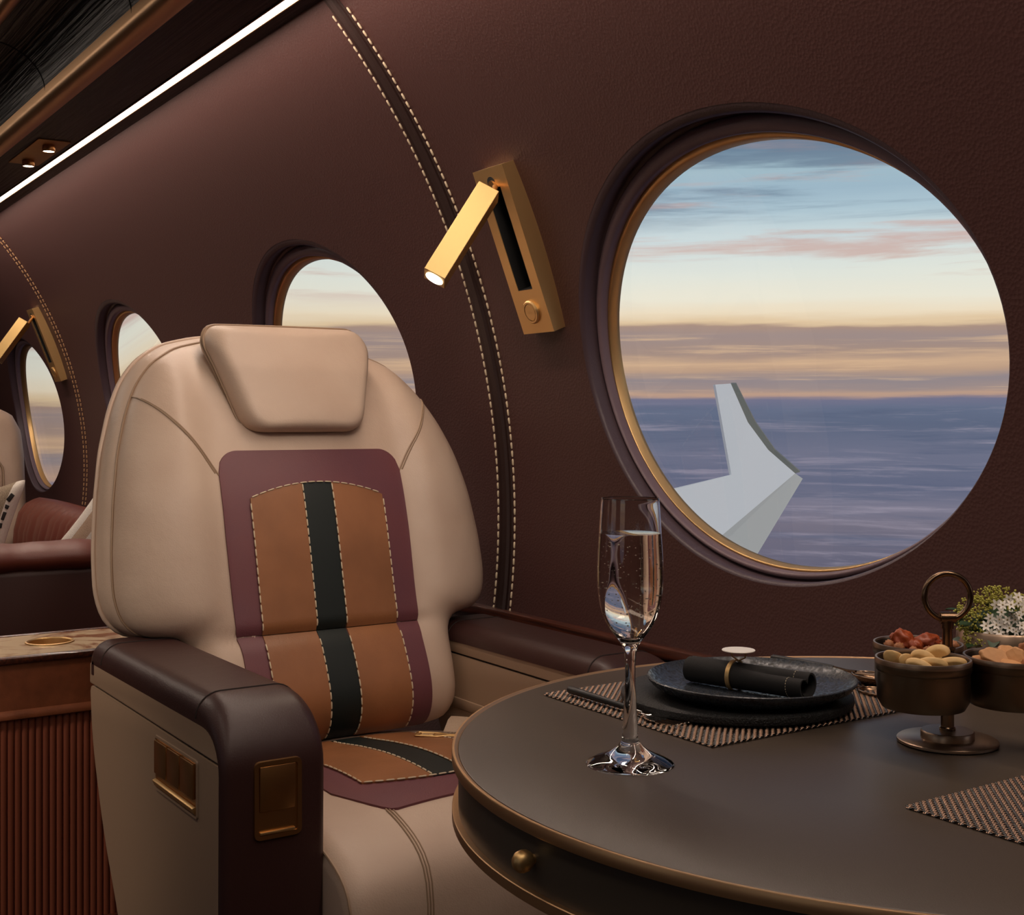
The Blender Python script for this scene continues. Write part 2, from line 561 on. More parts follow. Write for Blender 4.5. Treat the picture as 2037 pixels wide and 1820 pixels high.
def round_poly(pts, r, n=6):
    """round the corners of a 2-D polygon"""
    out = []
    m = len(pts)
    rr = r if isinstance(r, (list, tuple)) else [r] * m
    for i in range(m):
        p = Vector(pts[i]); a = Vector(pts[i - 1]) - p; b = Vector(pts[(i + 1) % m]) - p
        d = min(rr[i], a.length * 0.49, b.length * 0.49)
        if d <= 1e-6: out.append(tuple(p)); continue
        p0 = p + a.normalized() * d; p1 = p + b.normalized() * d
        for k in range(n + 1):
            t = k / n
            q = p0 * (1 - t) ** 2 + p * 2 * t * (1 - t) + p1 * t * t
            out.append((q.x, q.y))
    return out


def resample(pts, n, closed=True):
    P = [Vector(p) for p in pts]
    if closed: P = P + [P[0]]
    L = [0]
    for i in range(1, len(P)): L.append(L[-1] + (P[i] - P[i - 1]).length)
    out = []
    for k in range(n):
        t = L[-1] * k / (n if closed else n - 1)
        for i in range(1, len(P)):
            if t <= L[i] + 1e-9: break
        u = (t - L[i - 1]) / max(1e-9, L[i] - L[i - 1])
        out.append(P[i - 1].lerp(P[i], u))
    return out


def stitches(g, path, length, gap, r, lift=None, flat=0.6):
    """little thread capsules along a 3-D polyline"""
    P = [Vector(p) for p in path]
    L = [0]
    for i in range(1, len(P)): L.append(L[-1] + (P[i] - P[i - 1]).length)
    def at(t):
        t = max(0, min(L[-1], t))
        for i in range(1, len(P)):
            if t <= L[i]: break
        return P[i - 1].lerp(P[i], (t - L[i - 1]) / max(1e-9, L[i] - L[i - 1]))
    t = gap
    while t + length < L[-1]:
        a, c, b = at(t), at(t + length / 2), at(t + length)
        g.tube([a.lerp(b, -0.03), a.lerp(b, 0.12), c, a.lerp(b, 0.88), a.lerp(b, 1.03)], [r * 0.35, r, r, r, r * 0.35], 6)
        t += length + gap


# ------------------------------------------------------------------ fuselage wall (circular section about Y=-0.006, Z=0.8)
RW, WY, WZ = 1.452, -0.006, 0.8


def wp(X, th, d=0.0):
    return (X, WY + (RW + d) * math.cos(th), WZ + (RW + d) * math.sin(th))


def th_of(z): return math.asin((z - WZ) / RW)


TH0, TH1 = th_of(0.0), th_of(1.812)
WIN = [(0.07, 0, .224, .3755), (-1.43, 1, .219, .3755), (-2.970, 2, .211, .372), (-4.545, 3, .194, .372), (-6.10, 4, .166, .370)]   # X, number, centre angle, half height: the row falls slightly aft
WA = 0.4445
bounds = [1.6, -0.68, -2.175, -3.69, -5.28, -9.0]


def oval(X0, phi, ins, d, WTH, WB):
    return wp(X0 + 0.0015 + (WA - ins) * math.cos(phi), WTH - 0.67 * max(0, ins) + (WB - 2.1 * ins) / RW * math.sin(phi), d)


def build_walls():
  for side_name, flip in (('wall_right', False), ('wall_left', True)):
    g = G()
    for (X0, k, WTH, WB), xa, xb_ in zip(WIN, bounds[:-1], bounds[1:]):
        x0, x1 = min(xa, xb_) - 0.0015, max(xa, xb_) + 0.0015
        n = 160
        ang = [2 * pi * i / n for i in range(n)]
        for cxn, ct in ((x0, TH0), (x1, TH0), (x0, TH1), (x1, TH1)):
            a = math.atan2((ct - WTH) * RW, cxn - X0) % (2 * pi)
            j = min(range(n), key=lambda i: abs((ang[i] - a + pi) % (2 * pi) - pi))
            ang[j] = a
        ang.sort()
        rings = []
        for r in range(15):
            t = (r / 14) ** 1.6
            ring = []
            for a in ang:
                dx, dt = math.cos(a), math.sin(a) / RW
                k1 = 1e9
                if dx > 1e-9: k1 = min(k1, (x1 - X0) / dx)
                if dx < -1e-9: k1 = min(k1, (x0 - X0) / dx)
                if dt > 1e-9: k1 = min(k1, (TH1 - WTH) / dt)
                if dt < -1e-9: k1 = min(k1, (TH0 - WTH) / dt)
                # ellipse radius along this angle
                ke = 1 / math.sqrt((dx / WA) ** 2 + (dt * RW / WB) ** 2)
                kk = lerp(ke, k1, t)
                ring.append(wp(X0 + dx * kk, WTH + dt * kk))
            rings.append(ring)
        g.grid(rings, closed_u=True)
    if flip: g.v = [(x, 2 * WY - y, z) for x, y, z in g.v]
    w = g.build(side_name, M['wall'], loc=(0, 0, 0), angle=60, recalc=False)
    tag(w, kind='structure')


def build_ends():
    for nm, X in (('wall_back', -9.0), ('wall_front', 1.6)):
        g = G()
        pts = [(X, (WY + RW * math.cos(th)) * s + (0 if s > 0 else 2 * WY), WZ + RW * math.sin(th)) for s, rng in ((1, range(25)), (-1, range(24, -1, -1))) for th in [lerp(TH0, TH1 + 0.02, i / 24) for i in rng]]
        pts.insert(25, (X, 0.5, 2.02)); pts.insert(26, (X, -0.5, 2.02))
        g.add(pts, [tuple(range(len(pts)))])
        tag(g.build(nm, M['bulkhead'], loc=(X, 0, 0)), kind='structure')
    g = G().box((-3.7, 0, -0.02), (10.6, 2.44, 0.04))
    tag(g.build('floor', M['carpet'], loc=(0, 0, 0), smooth=False), kind='structure')


build_walls()
build_ends()


def window(X0, k, WTH, WB, flip=False):
    ph = [2 * pi * i / 128 for i in range(128)]

    def ringset(prof):
        g = G()
        g.grid([[oval(X0, a, i, d, WTH, WB) for a in ph] for i, d in prof], closed_u=True)
        if flip: g.v = [(x, 2 * WY - y, z) for x, y, z in g.v]
        return g
    c = wp(X0, WTH)
    if flip: c = (c[0], 2 * WY - c[1], c[2])
    root = ringset([(-0.003, 0.000), (0.0, 0.0005), (0.004, 0.002), (0.006, 0.007), (0.006, 0.030), (0.007, 0.034), (0.010, 0.037), (0.014, 0.037)]).build('window_%d' % k, M['reveal_dark'], loc=c, recalc=False, angle=70)
    tag(root, kind='structure')
    ringset([(0.009, 0.042), (0.0092, 0.032), (0.0105, 0.028), (0.013, 0.026), (0.015, 0.026), (0.0172, 0.028), (0.0182, 0.032), (0.0185, 0.038), (0.0185, 0.050)]).build('inner_ring', M['reveal'], root, recalc=False, angle=70)
    ringset([(0.0183, 0.055), (0.0183, 0.046), (0.0195, 0.0445), (0.0210, 0.0445), (0.0222, 0.046), (0.0250, 0.066)]).build('brass_rim', M['brass'], root, recalc=False, angle=50)
    g = G()
    cx_, ct_, ea, eb = X0 + 0.0015, WTH - 0.67 * 0.022, WA - 0.022, (WB - 2.1 * 0.022) / RW
    rings = [[wp(cx_ + ea * k_ * math.cos(a), ct_ + eb * k_ * math.sin(a), 0.062) for a in ph] for k_ in (1.0, .8, .6, .4, .2, .05)]
    g.grid(rings, closed_u=True)
    g.f.append(tuple(len(g.v) - 128 + i for i in range(128))); g.mi.append(0)
    if flip: g.v = [(x, 2 * WY - y, z) for x, y, z in g.v]
    g.build('window_pane', M['pane'], root, recalc=False)


for X0, k, th_, b_ in WIN:
    window(X0, k, th_, b_)
    window(X0, k + 5, th_, b_, True)  # unseen aisle windows, added to bring in daylight and reflections

# ------------------------------------------------------------------ wall seams
def th_path(X, z0, z1, d, n=120, xo=0.0):
    a, b = th_of(z0), th_of(z1)
    return [wp(X + xo, lerp(a, b, i / n), d) for i in range(n + 1)]


def seam_trims():
    g = G()
    rings = []
    for p in range(101):
        th = lerp(th_of(0.3), TH1, p / 100)
        rings.append([wp(-2.187 + a, th, d) for a, d in ((-0.024, 0.002), (-0.022, -0.0025), (-0.012, -0.001), (-0.008, -0.006), (0.008, -0.006), (0.012, -0.001), (0.022, -0.0025), (0.024, 0.002))])
    g.loft(rings)
    t = g.build('trim_1', M['welt'], loc=wp(-2.187, 0.1))
    tag(t, kind='structure')
    for xo in (-0.030, 0.031):
        s = G(); stitches(s, th_path(-2.187, 0.45, 1.79, -0.0012, xo=xo), 0.0125, 0.0045, 0.0022)
        s.build('stitching', M['thread'], t)
    g = G()
    g.loft([[wp(-5.35 + a, lerp(th_of(0.3), TH1, p / 100), d) for a, d in ((-0.030, 0.002), (-0.028, -0.0012), (0.028, -0.0012), (0.030, 0.002))] for p in range(101)])
    t = g.build('trim_2', M['wall'], loc=wp(-5.35, 0.1))
    tag(t, kind='structure')
    for xo in (-0.022, 0.022):
        s = G(); stitches(s, th_path(-5.35, 0.55, 1.79, -0.0025, xo=xo), 0.013, 0.0065, 0.0028)
        s.build('stitching', M['thread_gold'], t)


seam_trims()

# ------------------------------------------------------------------ ceiling
XF, XR = 1.6, -9.0


def ext(pts, x0=XR, x1=XF, n=2, flip=False):
    g = G()
    g.grid([[(lerp(x0, x1, i / (n - 1)), y, z) for y, z in pts] for i in range(n)])
    return g


CEIL = []


def ceiling():
    # soffit with a slot for the light strip, both sides
    def mir(pts, s): return [(y * s, z) for y, z in pts]
    arc = []
    for i in range(13):
        a = i / 12 * pi / 2
        arc.append((0.765 - 0.135 * (1 - math.cos(a)), 1.800 + 0.112 * math.sin(a)))
    for s in (1, -1):
        soff = [(1.10, 1.806), (1.006, 1.806), (1.006, 1.800), (0.9985, 1.800), (0.9985, 1.812), (0.966, 1.812), (0.966, 1.798), (0.80, 1.798)]
        o = ext(mir(soff, s)).build('ceiling' if s == 1 else 'ceiling.001', M['wood_black'], loc=(0, 0, 1.8), angle=30)
        tag(o, kind='structure')
        p = ext(mir(arc, s)).build('arched_panel', M['wood_black'], o)
        # panel joints
        for X in (-8.0, -7.35, -6.65, -5.95, -5.25, -4.57, -3.88, -3.19, -2.50, -1.8, -1.1, -0.4, 0.3):
            j = G(); j.tube([(X, y * s, z - 0.0004) for y, z in arc], 0.0016, 6); j.build('panel_joint', M['black'], o)
        b = ext(mir([(0.60, 1.92), (0.45, 1.955), (0.25, 1.985), (0.0, 1.995)], s)).build('centre_panel', M['wood_black'], o)
    g = G(); g.box((-3.7, 0, 2.16), (10.7, 2.5, 0.03)); g.box((-3.7, 1.235, 1.99), (10.7, 0.03, 0.34)); g.box((-3.7, -1.235, 1.99), (10.7, 0.03, 0.34))
    g.box((-3.7, 1.16, 1.835), (10.7, 0.16, 0.02)); g.box((-3.7, -1.16, 1.835), (10.7, 0.16, 0.02))
    g.build('light_shield', M['bulkhead'], o, smooth=False)  # unseen boxes added above the ceiling to block sun and sky leaks
    # brass rails
    k = 3
    for s in (1, -1):
        for (yc, zc, r, fl) in ((0.793, 1.800, 0.030, 0.75), (0.615, 1.916, 0.020, 0.9)):
            prof = [(yc * s + r * math.cos(a), zc + r * fl * math.sin(a)) for a in [pi + pi * i / 16 if True else 0 for i in range(17)]]
            prof += [(yc * s + r, zc + 0.02), (yc * s - r, zc + 0.02)]
            g = G(); g.loft([[(x, y, z) for y, z in prof] for x in (XR, XF)])
            tag(g.build('trim_%d' % k, M['brass_rail'], loc=(0, yc * s, zc)), kind='structure'); k += 1
    # light strips in the slots
    for s in (1, -1):
        t = thing('strip_light', 'long glowing warm white strip light running under the black wood soffit above the windows' if s == 1 else
                  'warm white strip light on the aisle side opposite the windows', 'strip light', (-3.7, 0.982 * s, 1.80), 'cabin strip lights')
        g = G(); g.box((-3.7, 0.9825 * s, 1.801), (10.58, 0.0195, 0.006), bev=0.002)
        g.build('diffuser', M['strip'], t)
        for yy in (0.9705, 0.9945):
            g = G(); g.box((-3.7, yy * s, 1.803), (10.58, 0.003, 0.014)); g.build('channel_edge', M['brass_dark'], t)


ceiling()


def downlight():
    t = thing('reading_light', 'small brass plate with two lit round spotlights set in the black soffit', 'light', (-3.865, 0.907, 1.798))
    G().box((-3.865, 0.907, 1.7965), (0.375, 0.088, 0.004), bev=0.001).build('mounting_plate', M['brass_head'], t)
    for X in (-3.745, -3.99):
        g = G(); g.lathe([(0.0165, 0.0), (0.0175, -0.002), (0.0175, -0.016), (0.0160, -0.018), (0.0150, -0.016)], (X, 0.907, 1.7945), 28)
        r = g.build('light_ring', M['brass_dark'], t)
        g = G(); g.lathe([(0.0002, -0.0165), (0.0152, -0.0165)], (X, 0.907, 1.7945), 28, cap=True); g.build('lens', M['lens'], r)
        lamp('spotlight_beam', 'SPOT', (X, 0.907, 1.770), (X, 0.85, 0.0), 3.0, WARM, spot_size=rad(70), spot_blend=0.6, shadow_soft_size=0.015)


downlight()
for o in list(COL.objects):
    if o.parent is None and (o.name.startswith(('ceiling', 'strip_light', 'reading_light', 'spotlight_beam')) or o.name in ('trim_3', 'trim_4', 'trim_5', 'trim_6')) and o.name != 'ceiling_panel_light':
        o.location.z += 0.0045 * (o.location.x + 2.24)      # the ceiling falls gently towards the tail
        if o.type != 'LIGHT': o.rotation_euler.y = -0.0045


# ------------------------------------------------------------------ wood ledge along the wall
def ledge():
    g = G(); g.box((-1.6, 1.4265, 0.6035), (5.6, 0.030, 0.020), bev=0.003)
    tag(g.build('trim_7', M['wood_red'], loc=(-1.6, 1.42, 0.58)), kind='structure')


ledge()


# ------------------------------------------------------------------ brass wall reading lamps
def wall_lamp(name, Xo, label):
    """swing-arm lamp: slotted back plate on the wall, square spot head on a pivot"""
    Xc = -1.964 + Xo
    thm = (th_of(1.178) + th_of(1.474)) / 2
    org = wp(Xc, thm)
    t = thing(name, label, 'wall lamp', org, 'brass swing wall lamps')
    nrm = Vector((0, -math.cos(thm), -math.sin(thm))); up = Vector((0, -math.sin(thm), math.cos(thm))); xx = Vector((1, 0, 0))
    C0 = Vector(org)

    def mp(a, b, d): return tuple(C0 + xx * a + up * b + nrm * d)
    H, Wd = 0.160, 0.050      # half sizes
    s0, s1, sw = -0.075, 0.122, 0.0235
    # plate with a slot: side bars, ends and a back
    g = G()
    g.prism([(-Wd, s1), (Wd, s1), (Wd, H), (-Wd, H)], mp, -0.004, 0.036)
    g.prism([(-Wd, -H), (Wd, -H), (Wd, s0), (-Wd, s0)], mp, -0.004, 0.036)
    g.prism([(-Wd, s0), (-sw, s0), (-sw, s1), (-Wd, s1)], mp, -0.004, 0.036)
    g.prism([(sw, s0), (Wd, s0), (Wd, s1), (sw, s1)], mp, -0.004, 0.036)
    g.build('back_plate', M['brass'], t, smooth=False)
    g = G(); g.prism([(-sw - .001, s0 - .001), (sw + .001, s0 - .001), (sw + .001, s1 + .001), (-sw - .001, s1 + .001)], mp, -0.002, 0.006)
    sl = [(-sw + .0006, s0 + .0006), (sw - .0006, s0 + .0006), (sw - .0006, s1 - .0006), (-sw + .0006, s1 - .0006)]
    g.grid([[mp(a, b, d) for a, b in sl] for d in (0.005, 0.0352)], closed_u=True)
    g.build('slot', M['black'], t, smooth=False)
    # round switch
    g = G()
    c = mp(0.0, -0.118, 0.036)
    def disc(prof, cc):
        r_ = []
        for r, h in prof:
            r_.append([tuple(Vector(cc) + xx * r * math.cos(a) + up * r * math.sin(a) + nrm * h) for a in [2 * pi * i / 32 for i in range(32)]])
        return r_
    g.loft(disc([(0.023, 0.0), (0.023, 0.003), (0.0205, 0.0055), (0.0170, 0.0055), (0.0170, 0.002)], c), True, False)
    b = g.build('switch', M['brass'], t, angle=20)
    G().loft(disc([(0.0160, 0.001), (0.0160, 0.0045), (0.0150, 0.0052)], c)).build('push_button', M['brass'], b, angle=20)
    # pivot
    g = G(); g.loft(disc([(0.0115, 0.0), (0.0115, 0.001)], mp(0.0, 0.1325, 0.036))); g.build('pivot_socket', M['black'], t)
    off = Vector((Xo, 0, 0))
    p0 = Vector((-1.9118, 1.2246, 1.4117)) + off; p1 = Vector((-1.9138, 1.1135, 1.2491)) + off
    ax = (p1 - p0).normalized()
    toc = (Vector((0, 0, 1.0)) + off - p0); toc = (toc - ax * toc.dot(ax)).normalized()
    w = ax.cross(toc).normalized()
    R = Matrix.Rotation(rad(12), 3, ax)
    n2 = R @ toc; w2 = R @ w
    if Xo: pass
    hw = 0.0205
    g = G(); g.tube([mp(0.004, 0.128, 0.030), tuple(p0 + ax * 0.010 - n2 * 0.012 - w2 * 0.012)], 0.0055, 12)
    g.tube([mp(0.004, 0.128, 0.036), mp(0.004, 0.128, 0.041)], 0.009, 16)
    g.build('pivot_arm', M['brass_dark'], t)
    Lh = (p1 - p0).length
    rot = Matrix((w2, n2, ax)).transposed()
    g = G(); g.box(tuple((p0 + p1) / 2), (hw * 2, hw * 2, Lh), rot, bev=0.0008, seg=1)
    h = g.build('lamp_head', M['brass_head'], t, angle=30)
    def dsc(r, d): return [tuple(p1 + ax * d + (w2 * math.cos(a) + n2 * math.sin(a)) * r) for a in [2 * pi * i / 32 for i in range(32)]]
    g = G(); g.loft([dsc(0.0165, 0.0), dsc(0.0165, 0.0012), dsc(0.0160, 0.0014)])
    g.build('lens', M['lens'], h)
    e = tuple(p1 + ax * 0.006)
    lamp('lamp_head_light', 'SPOT', e, tuple(p1 + ax), 1.6, (1.0, 0.80, 0.60), spot_size=rad(95), spot_blend=0.8, shadow_soft_size=0.014)
    # little glow spilling at the top of the plate
    return t


wall_lamp('wall_lamp', 0.0, 'large brass swing wall lamp between the big round window and the seat')
wall_lamp('wall_lamp.001', -3.54, 'far brass swing wall lamp partly over the leftmost window')


# ------------------------------------------------------------------ main lounge chair
YC = 1.0


def xb(z):
    x = smooth_interp(z, [.40, .43, .626, .70, .80, .887, .98, 1.08, 1.18], [-2.005, -2.02, -2.086, -2.105, -2.130, -2.157, -2.200, -2.262, -2.325])
    if z < 0.624: x += 0.016 * math.sin(pi * max(0, min(1, (z - 0.42) / 0.204)))
    return x


HALF = [(0.0, 0.425), (0.17, 0.425), (0.225, 0.435), (0.248, 0.47), (0.252, 0.54), (0.256, 0.595), (0.275, 0.622), (0.330, 0.630), (0.356, 0.655),
        (0.366, 0.70), (0.364, 0.77), (0.354, 0.86), (0.338, 0.94), (0.314, 1.01), (0.286, 1.065), (0.247, 1.110), (0.19, 1.140), (0.12, 1.156), (0.05, 1.161), (0.0, 1.162)]


def outline_pts(n=176):
    full = HALF + [(-y, z) for y, z in HALF[-2:0:-1]]
    P = resample([(y * (1.022 if y > 0 else 0.992), z) for y, z in full], n, True)
    # soften
    for _ in range(2):
        P = [(P[i - 1] + P[i] * 2 + P[(i + 1) % n]) / 4 for i in range(n)]
    return P


OUT = outline_pts()
OC = Vector((0, 0.80))


def s_of(y, z):
    """radial coordinate of (y,z) inside the outline, 0 centre .. 1 edge"""
    p = Vector((y, z)) - OC
    if p.length < 1e-6: return 0.0
    a = math.atan2(p.y, p.x)
    best = 1e9
    for i in range(len(OUT)):
        u = OUT[i - 1] - OC; v = OUT[i] - OC
        den = u.cross(v)
        c1 = p.cross(v); c2 = u.cross(p)
        if abs(den) < 1e-12: continue
        if den > 0 and c1 >= -1e-9 and c2 >= -1e-9 or den < 0 and c1 <= 1e-9 and c2 <= 1e-9:
            k = (c1 + c2) / den
            if k > 0: return k
    return 1.0


def wing(y, z):
    a = abs(y)
    up = sstep((z - 0.60) / 0.1)
    b = 0.026 * sstep((a - 0.175) / 0.07) * (0.35 + 0.65 * up)
    return b


def front(y, z, s=None):
    if s is None: s = s_of(y, z)
    e = max(0.0, (s - 0.70) / 0.30)
    fall = 0.085 * (1 - math.sqrt(max(0.0, 1 - min(1.0, e) ** 2.4)))
    fall += 0.009 * math.exp(-((z - 0.624) / 0.010) ** 2) * (1 - sstep((abs(y) - 0.17) / 0.06))
    return xb(z) + wing(y, z) - fall - 0.02 * (abs(y) / 0.34) ** 2 * sstep((z - 0.6) / 0.1)


def onb(y, z, lift=0.0):
    return (front(y - YC, z) + lift, y, z)


def patch_rows(yl, yr, zb, zt, lift, nu=14, nv=30):
    """patch on the backrest; yl/yr functions of z, zb/zt functions of y fraction u"""
    rows = []
    for j in range(nv + 1):
        r = []
        for i in range(nu + 1):
            u, v = i / nu, j / nv
            z = lerp(zb(u), zt(u), v)
            y = lerp(yl(z), yr(z), u)
            r.append(onb(y, z, lift))
        rows.append(r)
    return rows


def thick_patch(g, rows, th=0.006):
    """give a patch rounded thin edges by skirting it back"""
    g.grid(rows)
    nr, nc = len(rows), len(rows[0])
    per = [rows[0][j] for j in range(nc)] + [rows[i][nc - 1] for i in range(1, nr)] + [rows[nr - 1][j] for j in range(nc - 2, -1, -1)] + [rows[i][0] for i in range(nr - 2, 0, -1)]
    back = [(p[0] - th, p[1], p[2]) for p in per]
    g.grid([per, back], closed_u=True)
    return per


CH = thing('lounge_chair', 'beige leather lounge seat with plum, tan and dark green striped back by the table', 'chair', (-1.9, 1.0, 0.0))


def chair_back():
    n = len(OUT)
    rings = []
    for k in range(1, 33):
        s = k / 32
        s = 1 - (1 - s) ** 1.5
        rings.append([(front((OC + (p - OC) * s).x, (OC + (p - OC) * s).y, s), YC + (p.x - OC.x) * s, OC.y + (p.y - OC.y) * s) for p in OUT])
    g = G()
    g.grid(rings, closed_u=True)
    g.f.append(tuple(range(n))); g.mi.append(0)
    # seam gap then shell
    edge = [(front(p.x, p.y, 1.0), p) for p in OUT]
    g.build('backrest', M['beige'], CH, angle=60)
    g = G()
    rows = []
    for off, gr in ((0.004, -0.004), (-0.004, 0.004), (-0.030, 0.010), (-0.075, 0.010), (-0.120, 0.002), (-0.150, -0.014), (-0.168, -0.045), (-0.175, -0.10), (-0.178, -0.2)):
        row = []
        for x, p in edge:
            d = p - OC; L_ = d.length
            q = OC + d * (1 + gr / L_)
            row.append((x + off, YC + q.x, q.y))
        rows.append(row)
    g.grid(rows, closed_u=True)
    g.f.append(tuple(len(g.v) - n + i for i in range(n))); g.mi.append(0)
    g.build('shell', M['beige'], CH, angle=60)
    # outer piping
    g = G(); g.tube([(x + 0.001, YC + p.x * 1.004, p.y + (0.0015 if p.y > .8 else 0)) for x, p in edge], 0.0022, 6, closed=True)
    g.build('piping', M['beige_line'], CH)
    g = G(); g.tube([(x - 0.070, YC + (p.x + (p - OC).x * 0.0125 / (p - OC).length), p.y + (p - OC).y * 0.0105 / (p - OC).length) for x, p in edge], 0.0045, 8, closed=True)
    g.build('shell_welt', M['beige'], CH, angle=180)
    # wing seams (double rolled)
    for sgn in (-1, 1):
        P = [(0.330, 1.052), (0.302, 1.050), (0.272, 1.025), (0.243, 0.990), (0.213, 0.950), (0.185, 0.905)]
        pts = []
        for i in range(41):
            t = i / 40 * 5
            z = smooth_interp(t, list(range(6)), [p[1] for p in P]); y = smooth_interp(t, list(range(6)), [p[0] for p in P])
            pts.append((y, z))
        for o_ in (-0.0035, 0.0035):
            g = G(); g.tube([onb(YC + sgn * (y + o_), z + o_ * 0.6, 0.0002) for y, z in pts if s_of(y, z) < 0.972], 0.0018, 6)
            g.build('wing_seam', M['beige_line'], CH)
    # crease below the step
    # plum surround
    g = G()
    yl = lambda z: YC - interp(z, [.43, .60, .63, .8, .935], [.178, .176, .180, .183, .182])
    yr = lambda z: YC + interp(z, [.43, .60, .63, .8, .935], [.178, .176, .180, .183, .182])
    def zt(u):
        d = min(u, 1 - u) * 0.364; q = max(0.0, 0.040 - d)
        return 0.947 - (0.040 - math.sqrt(max(0.0, 0.040 ** 2 - q * q)))
    thick_patch(g, patch_rows(yl, yr, lambda u: 0.6252, zt, 0.004, 72, 30))
    thick_patch(g, patch_rows(yl, yr, lambda u: 0.434, lambda u: 0.6238, 0.004, 40, 20))
    g.build('back_inset', M['purple'], CH, angle=50)
    arc = lambda y: 0.888 - 0.026 * ((y - 1.0) / 0.133) ** 2
    cols = [(0.867, 0.970, 'tan'), (0.970, 1.029, 'green'), (1.029, 1.133, 'tan')]
    for a, b, mt in cols:
        g = G()
        l = 0.0075 if mt == 'tan' else 0.0062
        thick_patch(g, patch_rows(lambda z: a + .0008, lambda z: b - .0008, lambda u: 0.6252, lambda u: arc(lerp(a, b, u)), l, 12, 30))
        thick_patch(g, patch_rows(lambda z: a + .0008, lambda z: b - .0008, lambda u: 0.434, lambda u: 0.6238, l, 12, 20))
        g.build('stripe' if mt == 'green' else 'back_panel', M[mt], CH, angle=50)
    for y in (0.867, 0.970, 1.029, 1.133):
        g = G()
        stitches(g, [onb(y, z, 0.0085) for z in [lerp(0.63, arc(y), i / 30) for i in range(31)]], 0.0125, 0.004, 0.0013)
        g.build('stitching', M['thread'], CH)
        g = G()
        stitches(g, [onb(y, z, 0.0085) for z in [lerp(0.436, 0.622, i / 30) for i in range(31)]], 0.0125, 0.004, 0.0013)
        g.build('stitching', M['thread'], CH)
    g = G()
    stitches(g, [onb(y, arc(y) + .001, 0.0085) for y in [lerp(0.867, 1.133, i / 30) for i in range(31)]], 0.0125, 0.004, 0.0013)
    g.build('stitching', M['thread'], CH)


chair_back()


def pad_shape(outl, fn_front, thick, edge=0.03, nr=14, sgn_axis=None):
    """pillow body: outl 2-D (y,z) ; fn_front(y,z)->x of front face before rounding"""
    n = len(outl)
    c = sum((Vector(p) for p in outl), Vector((0, 0))) / n
    g = G()
    rings = []
    for k in range(1, nr + 1):
        s = 1 - (1 - k / nr) ** 1.7
        r = []
        for p in outl:
            p = Vector(p); q = c + (p - c) * s
            dist = (p - c).length * (1 - s)
            e = max(0.0, 1 - dist / edge)
            fall = thick * 0.5 * (1 - math.sqrt(max(0, 1 - e * e)))
            r.append((fn_front(q.x, q.y) - fall, q.x, q.y))
        rings.append(r)
    last = rings[-1]
    back = []
    for k in range(nr, 0, -1):
        s = 1 - (1 - k / nr) ** 1.7
        r = []
        for p in outl:
            p = Vector(p); q = c + (p - c) * s
            dist = (p - c).length * (1 - s)
            e = max(0.0, 1 - dist / edge)
            fall = thick * 0.5 * (1 - math.sqrt(max(0, 1 - e * e)))
            r.append((fn_front(q.x, q.y) - thick + fall, q.x, q.y))
        back.append(r)
    g.loft(rings + back)
    return g


def chair_headrest():
    o = round_poly([(0.878, 0.979), (1.112, 0.979), (1.172, 1.150), (1.152, 1.184), (0.850, 1.182), (0.833, 1.150)], [0.035, 0.035, 0.03, 0.03, 0.03, 0.03], 6)
    o = [tuple(p) for p in resample(o, 96)]
    fx = lambda y, z: interp(z, [.97, 1.02, 1.10, 1.19], [-2.152, -2.168, -2.205, -2.262]) - 0.012 * ((y - 1) / 0.15) ** 2
    g = pad_shape(o, fx, 0.10, 0.024)
    h = g.build('headrest', M['beige'], CH, angle=60)
    for off in (-0.045, -0.055):
        g = G(); g.tube([(fx(*p) + off, 1.0 + (p[0] - 1.0) * 1.006, 1.08 + (p[1] - 1.08) * 1.01) for p in o], 0.0022, 6, closed=True)
        g.build('piping', M['beige_line'], h)


chair_headrest()


# seat
def seat_z_top(X, y):
    z = smooth_interp(-X, [1.49, 1.53, 1.60, 1.70, 1.80, 1.90, 2.02, 2.10], [0.400, 0.425, 0.449, 0.459, 0.459, 0.450, 0.434, 0.43])
    return z - 0.026 * ((y - 1.0) / 0.26) ** 2


SEAT_NOSE = [(-1.513, 0.4145), (-1.501, 0.401), (-1.4935, 0.384), (-1.490, 0.36), (-1.489, 0.32), (-1.490, 0.27), (-1.495, 0.22), (-1.503, 0.17), (-1.512, 0.12)]


def seat_section(y, inset=0.0, x0=-2.08):
    """side profile of the cushion at y, pulled inward by inset"""
    crown = 0.026 * ((y - 1.0) / 0.26) ** 2
    X = x0
    pts = []
    while X < -1.6: pts.append((X, seat_z_top(X, y))); X += 0.024
    for X in (-1.60, -1.58, -1.56, -1.545, -1.53): pts.append((X, seat_z_top(X, y)))
    for X, z in SEAT_NOSE: pts.append((X, z - crown * sstep((z - 0.10) / 0.30)))
    for _ in range(2): pts = [pts[0]] + [((pts[q - 1][0] + 2 * pts[q][0] + pts[q + 1][0]) / 4, (pts[q - 1][1] + 2 * pts[q][1] + pts[q + 1][1]) / 4) for q in range(1, len(pts) - 1)] + [pts[-1]]
    out = []
    for q in range(len(pts)):
        a = pts[max(q - 1, 0)]; b = pts[min(q + 1, len(pts) - 1)]
        dx, dz = b[0] - a[0], b[1] - a[1]; L_ = math.hypot(dx, dz)
        out.append((pts[q][0] + dz / L_ * inset, y, pts[q][1] - dx / L_ * inset))
    return out


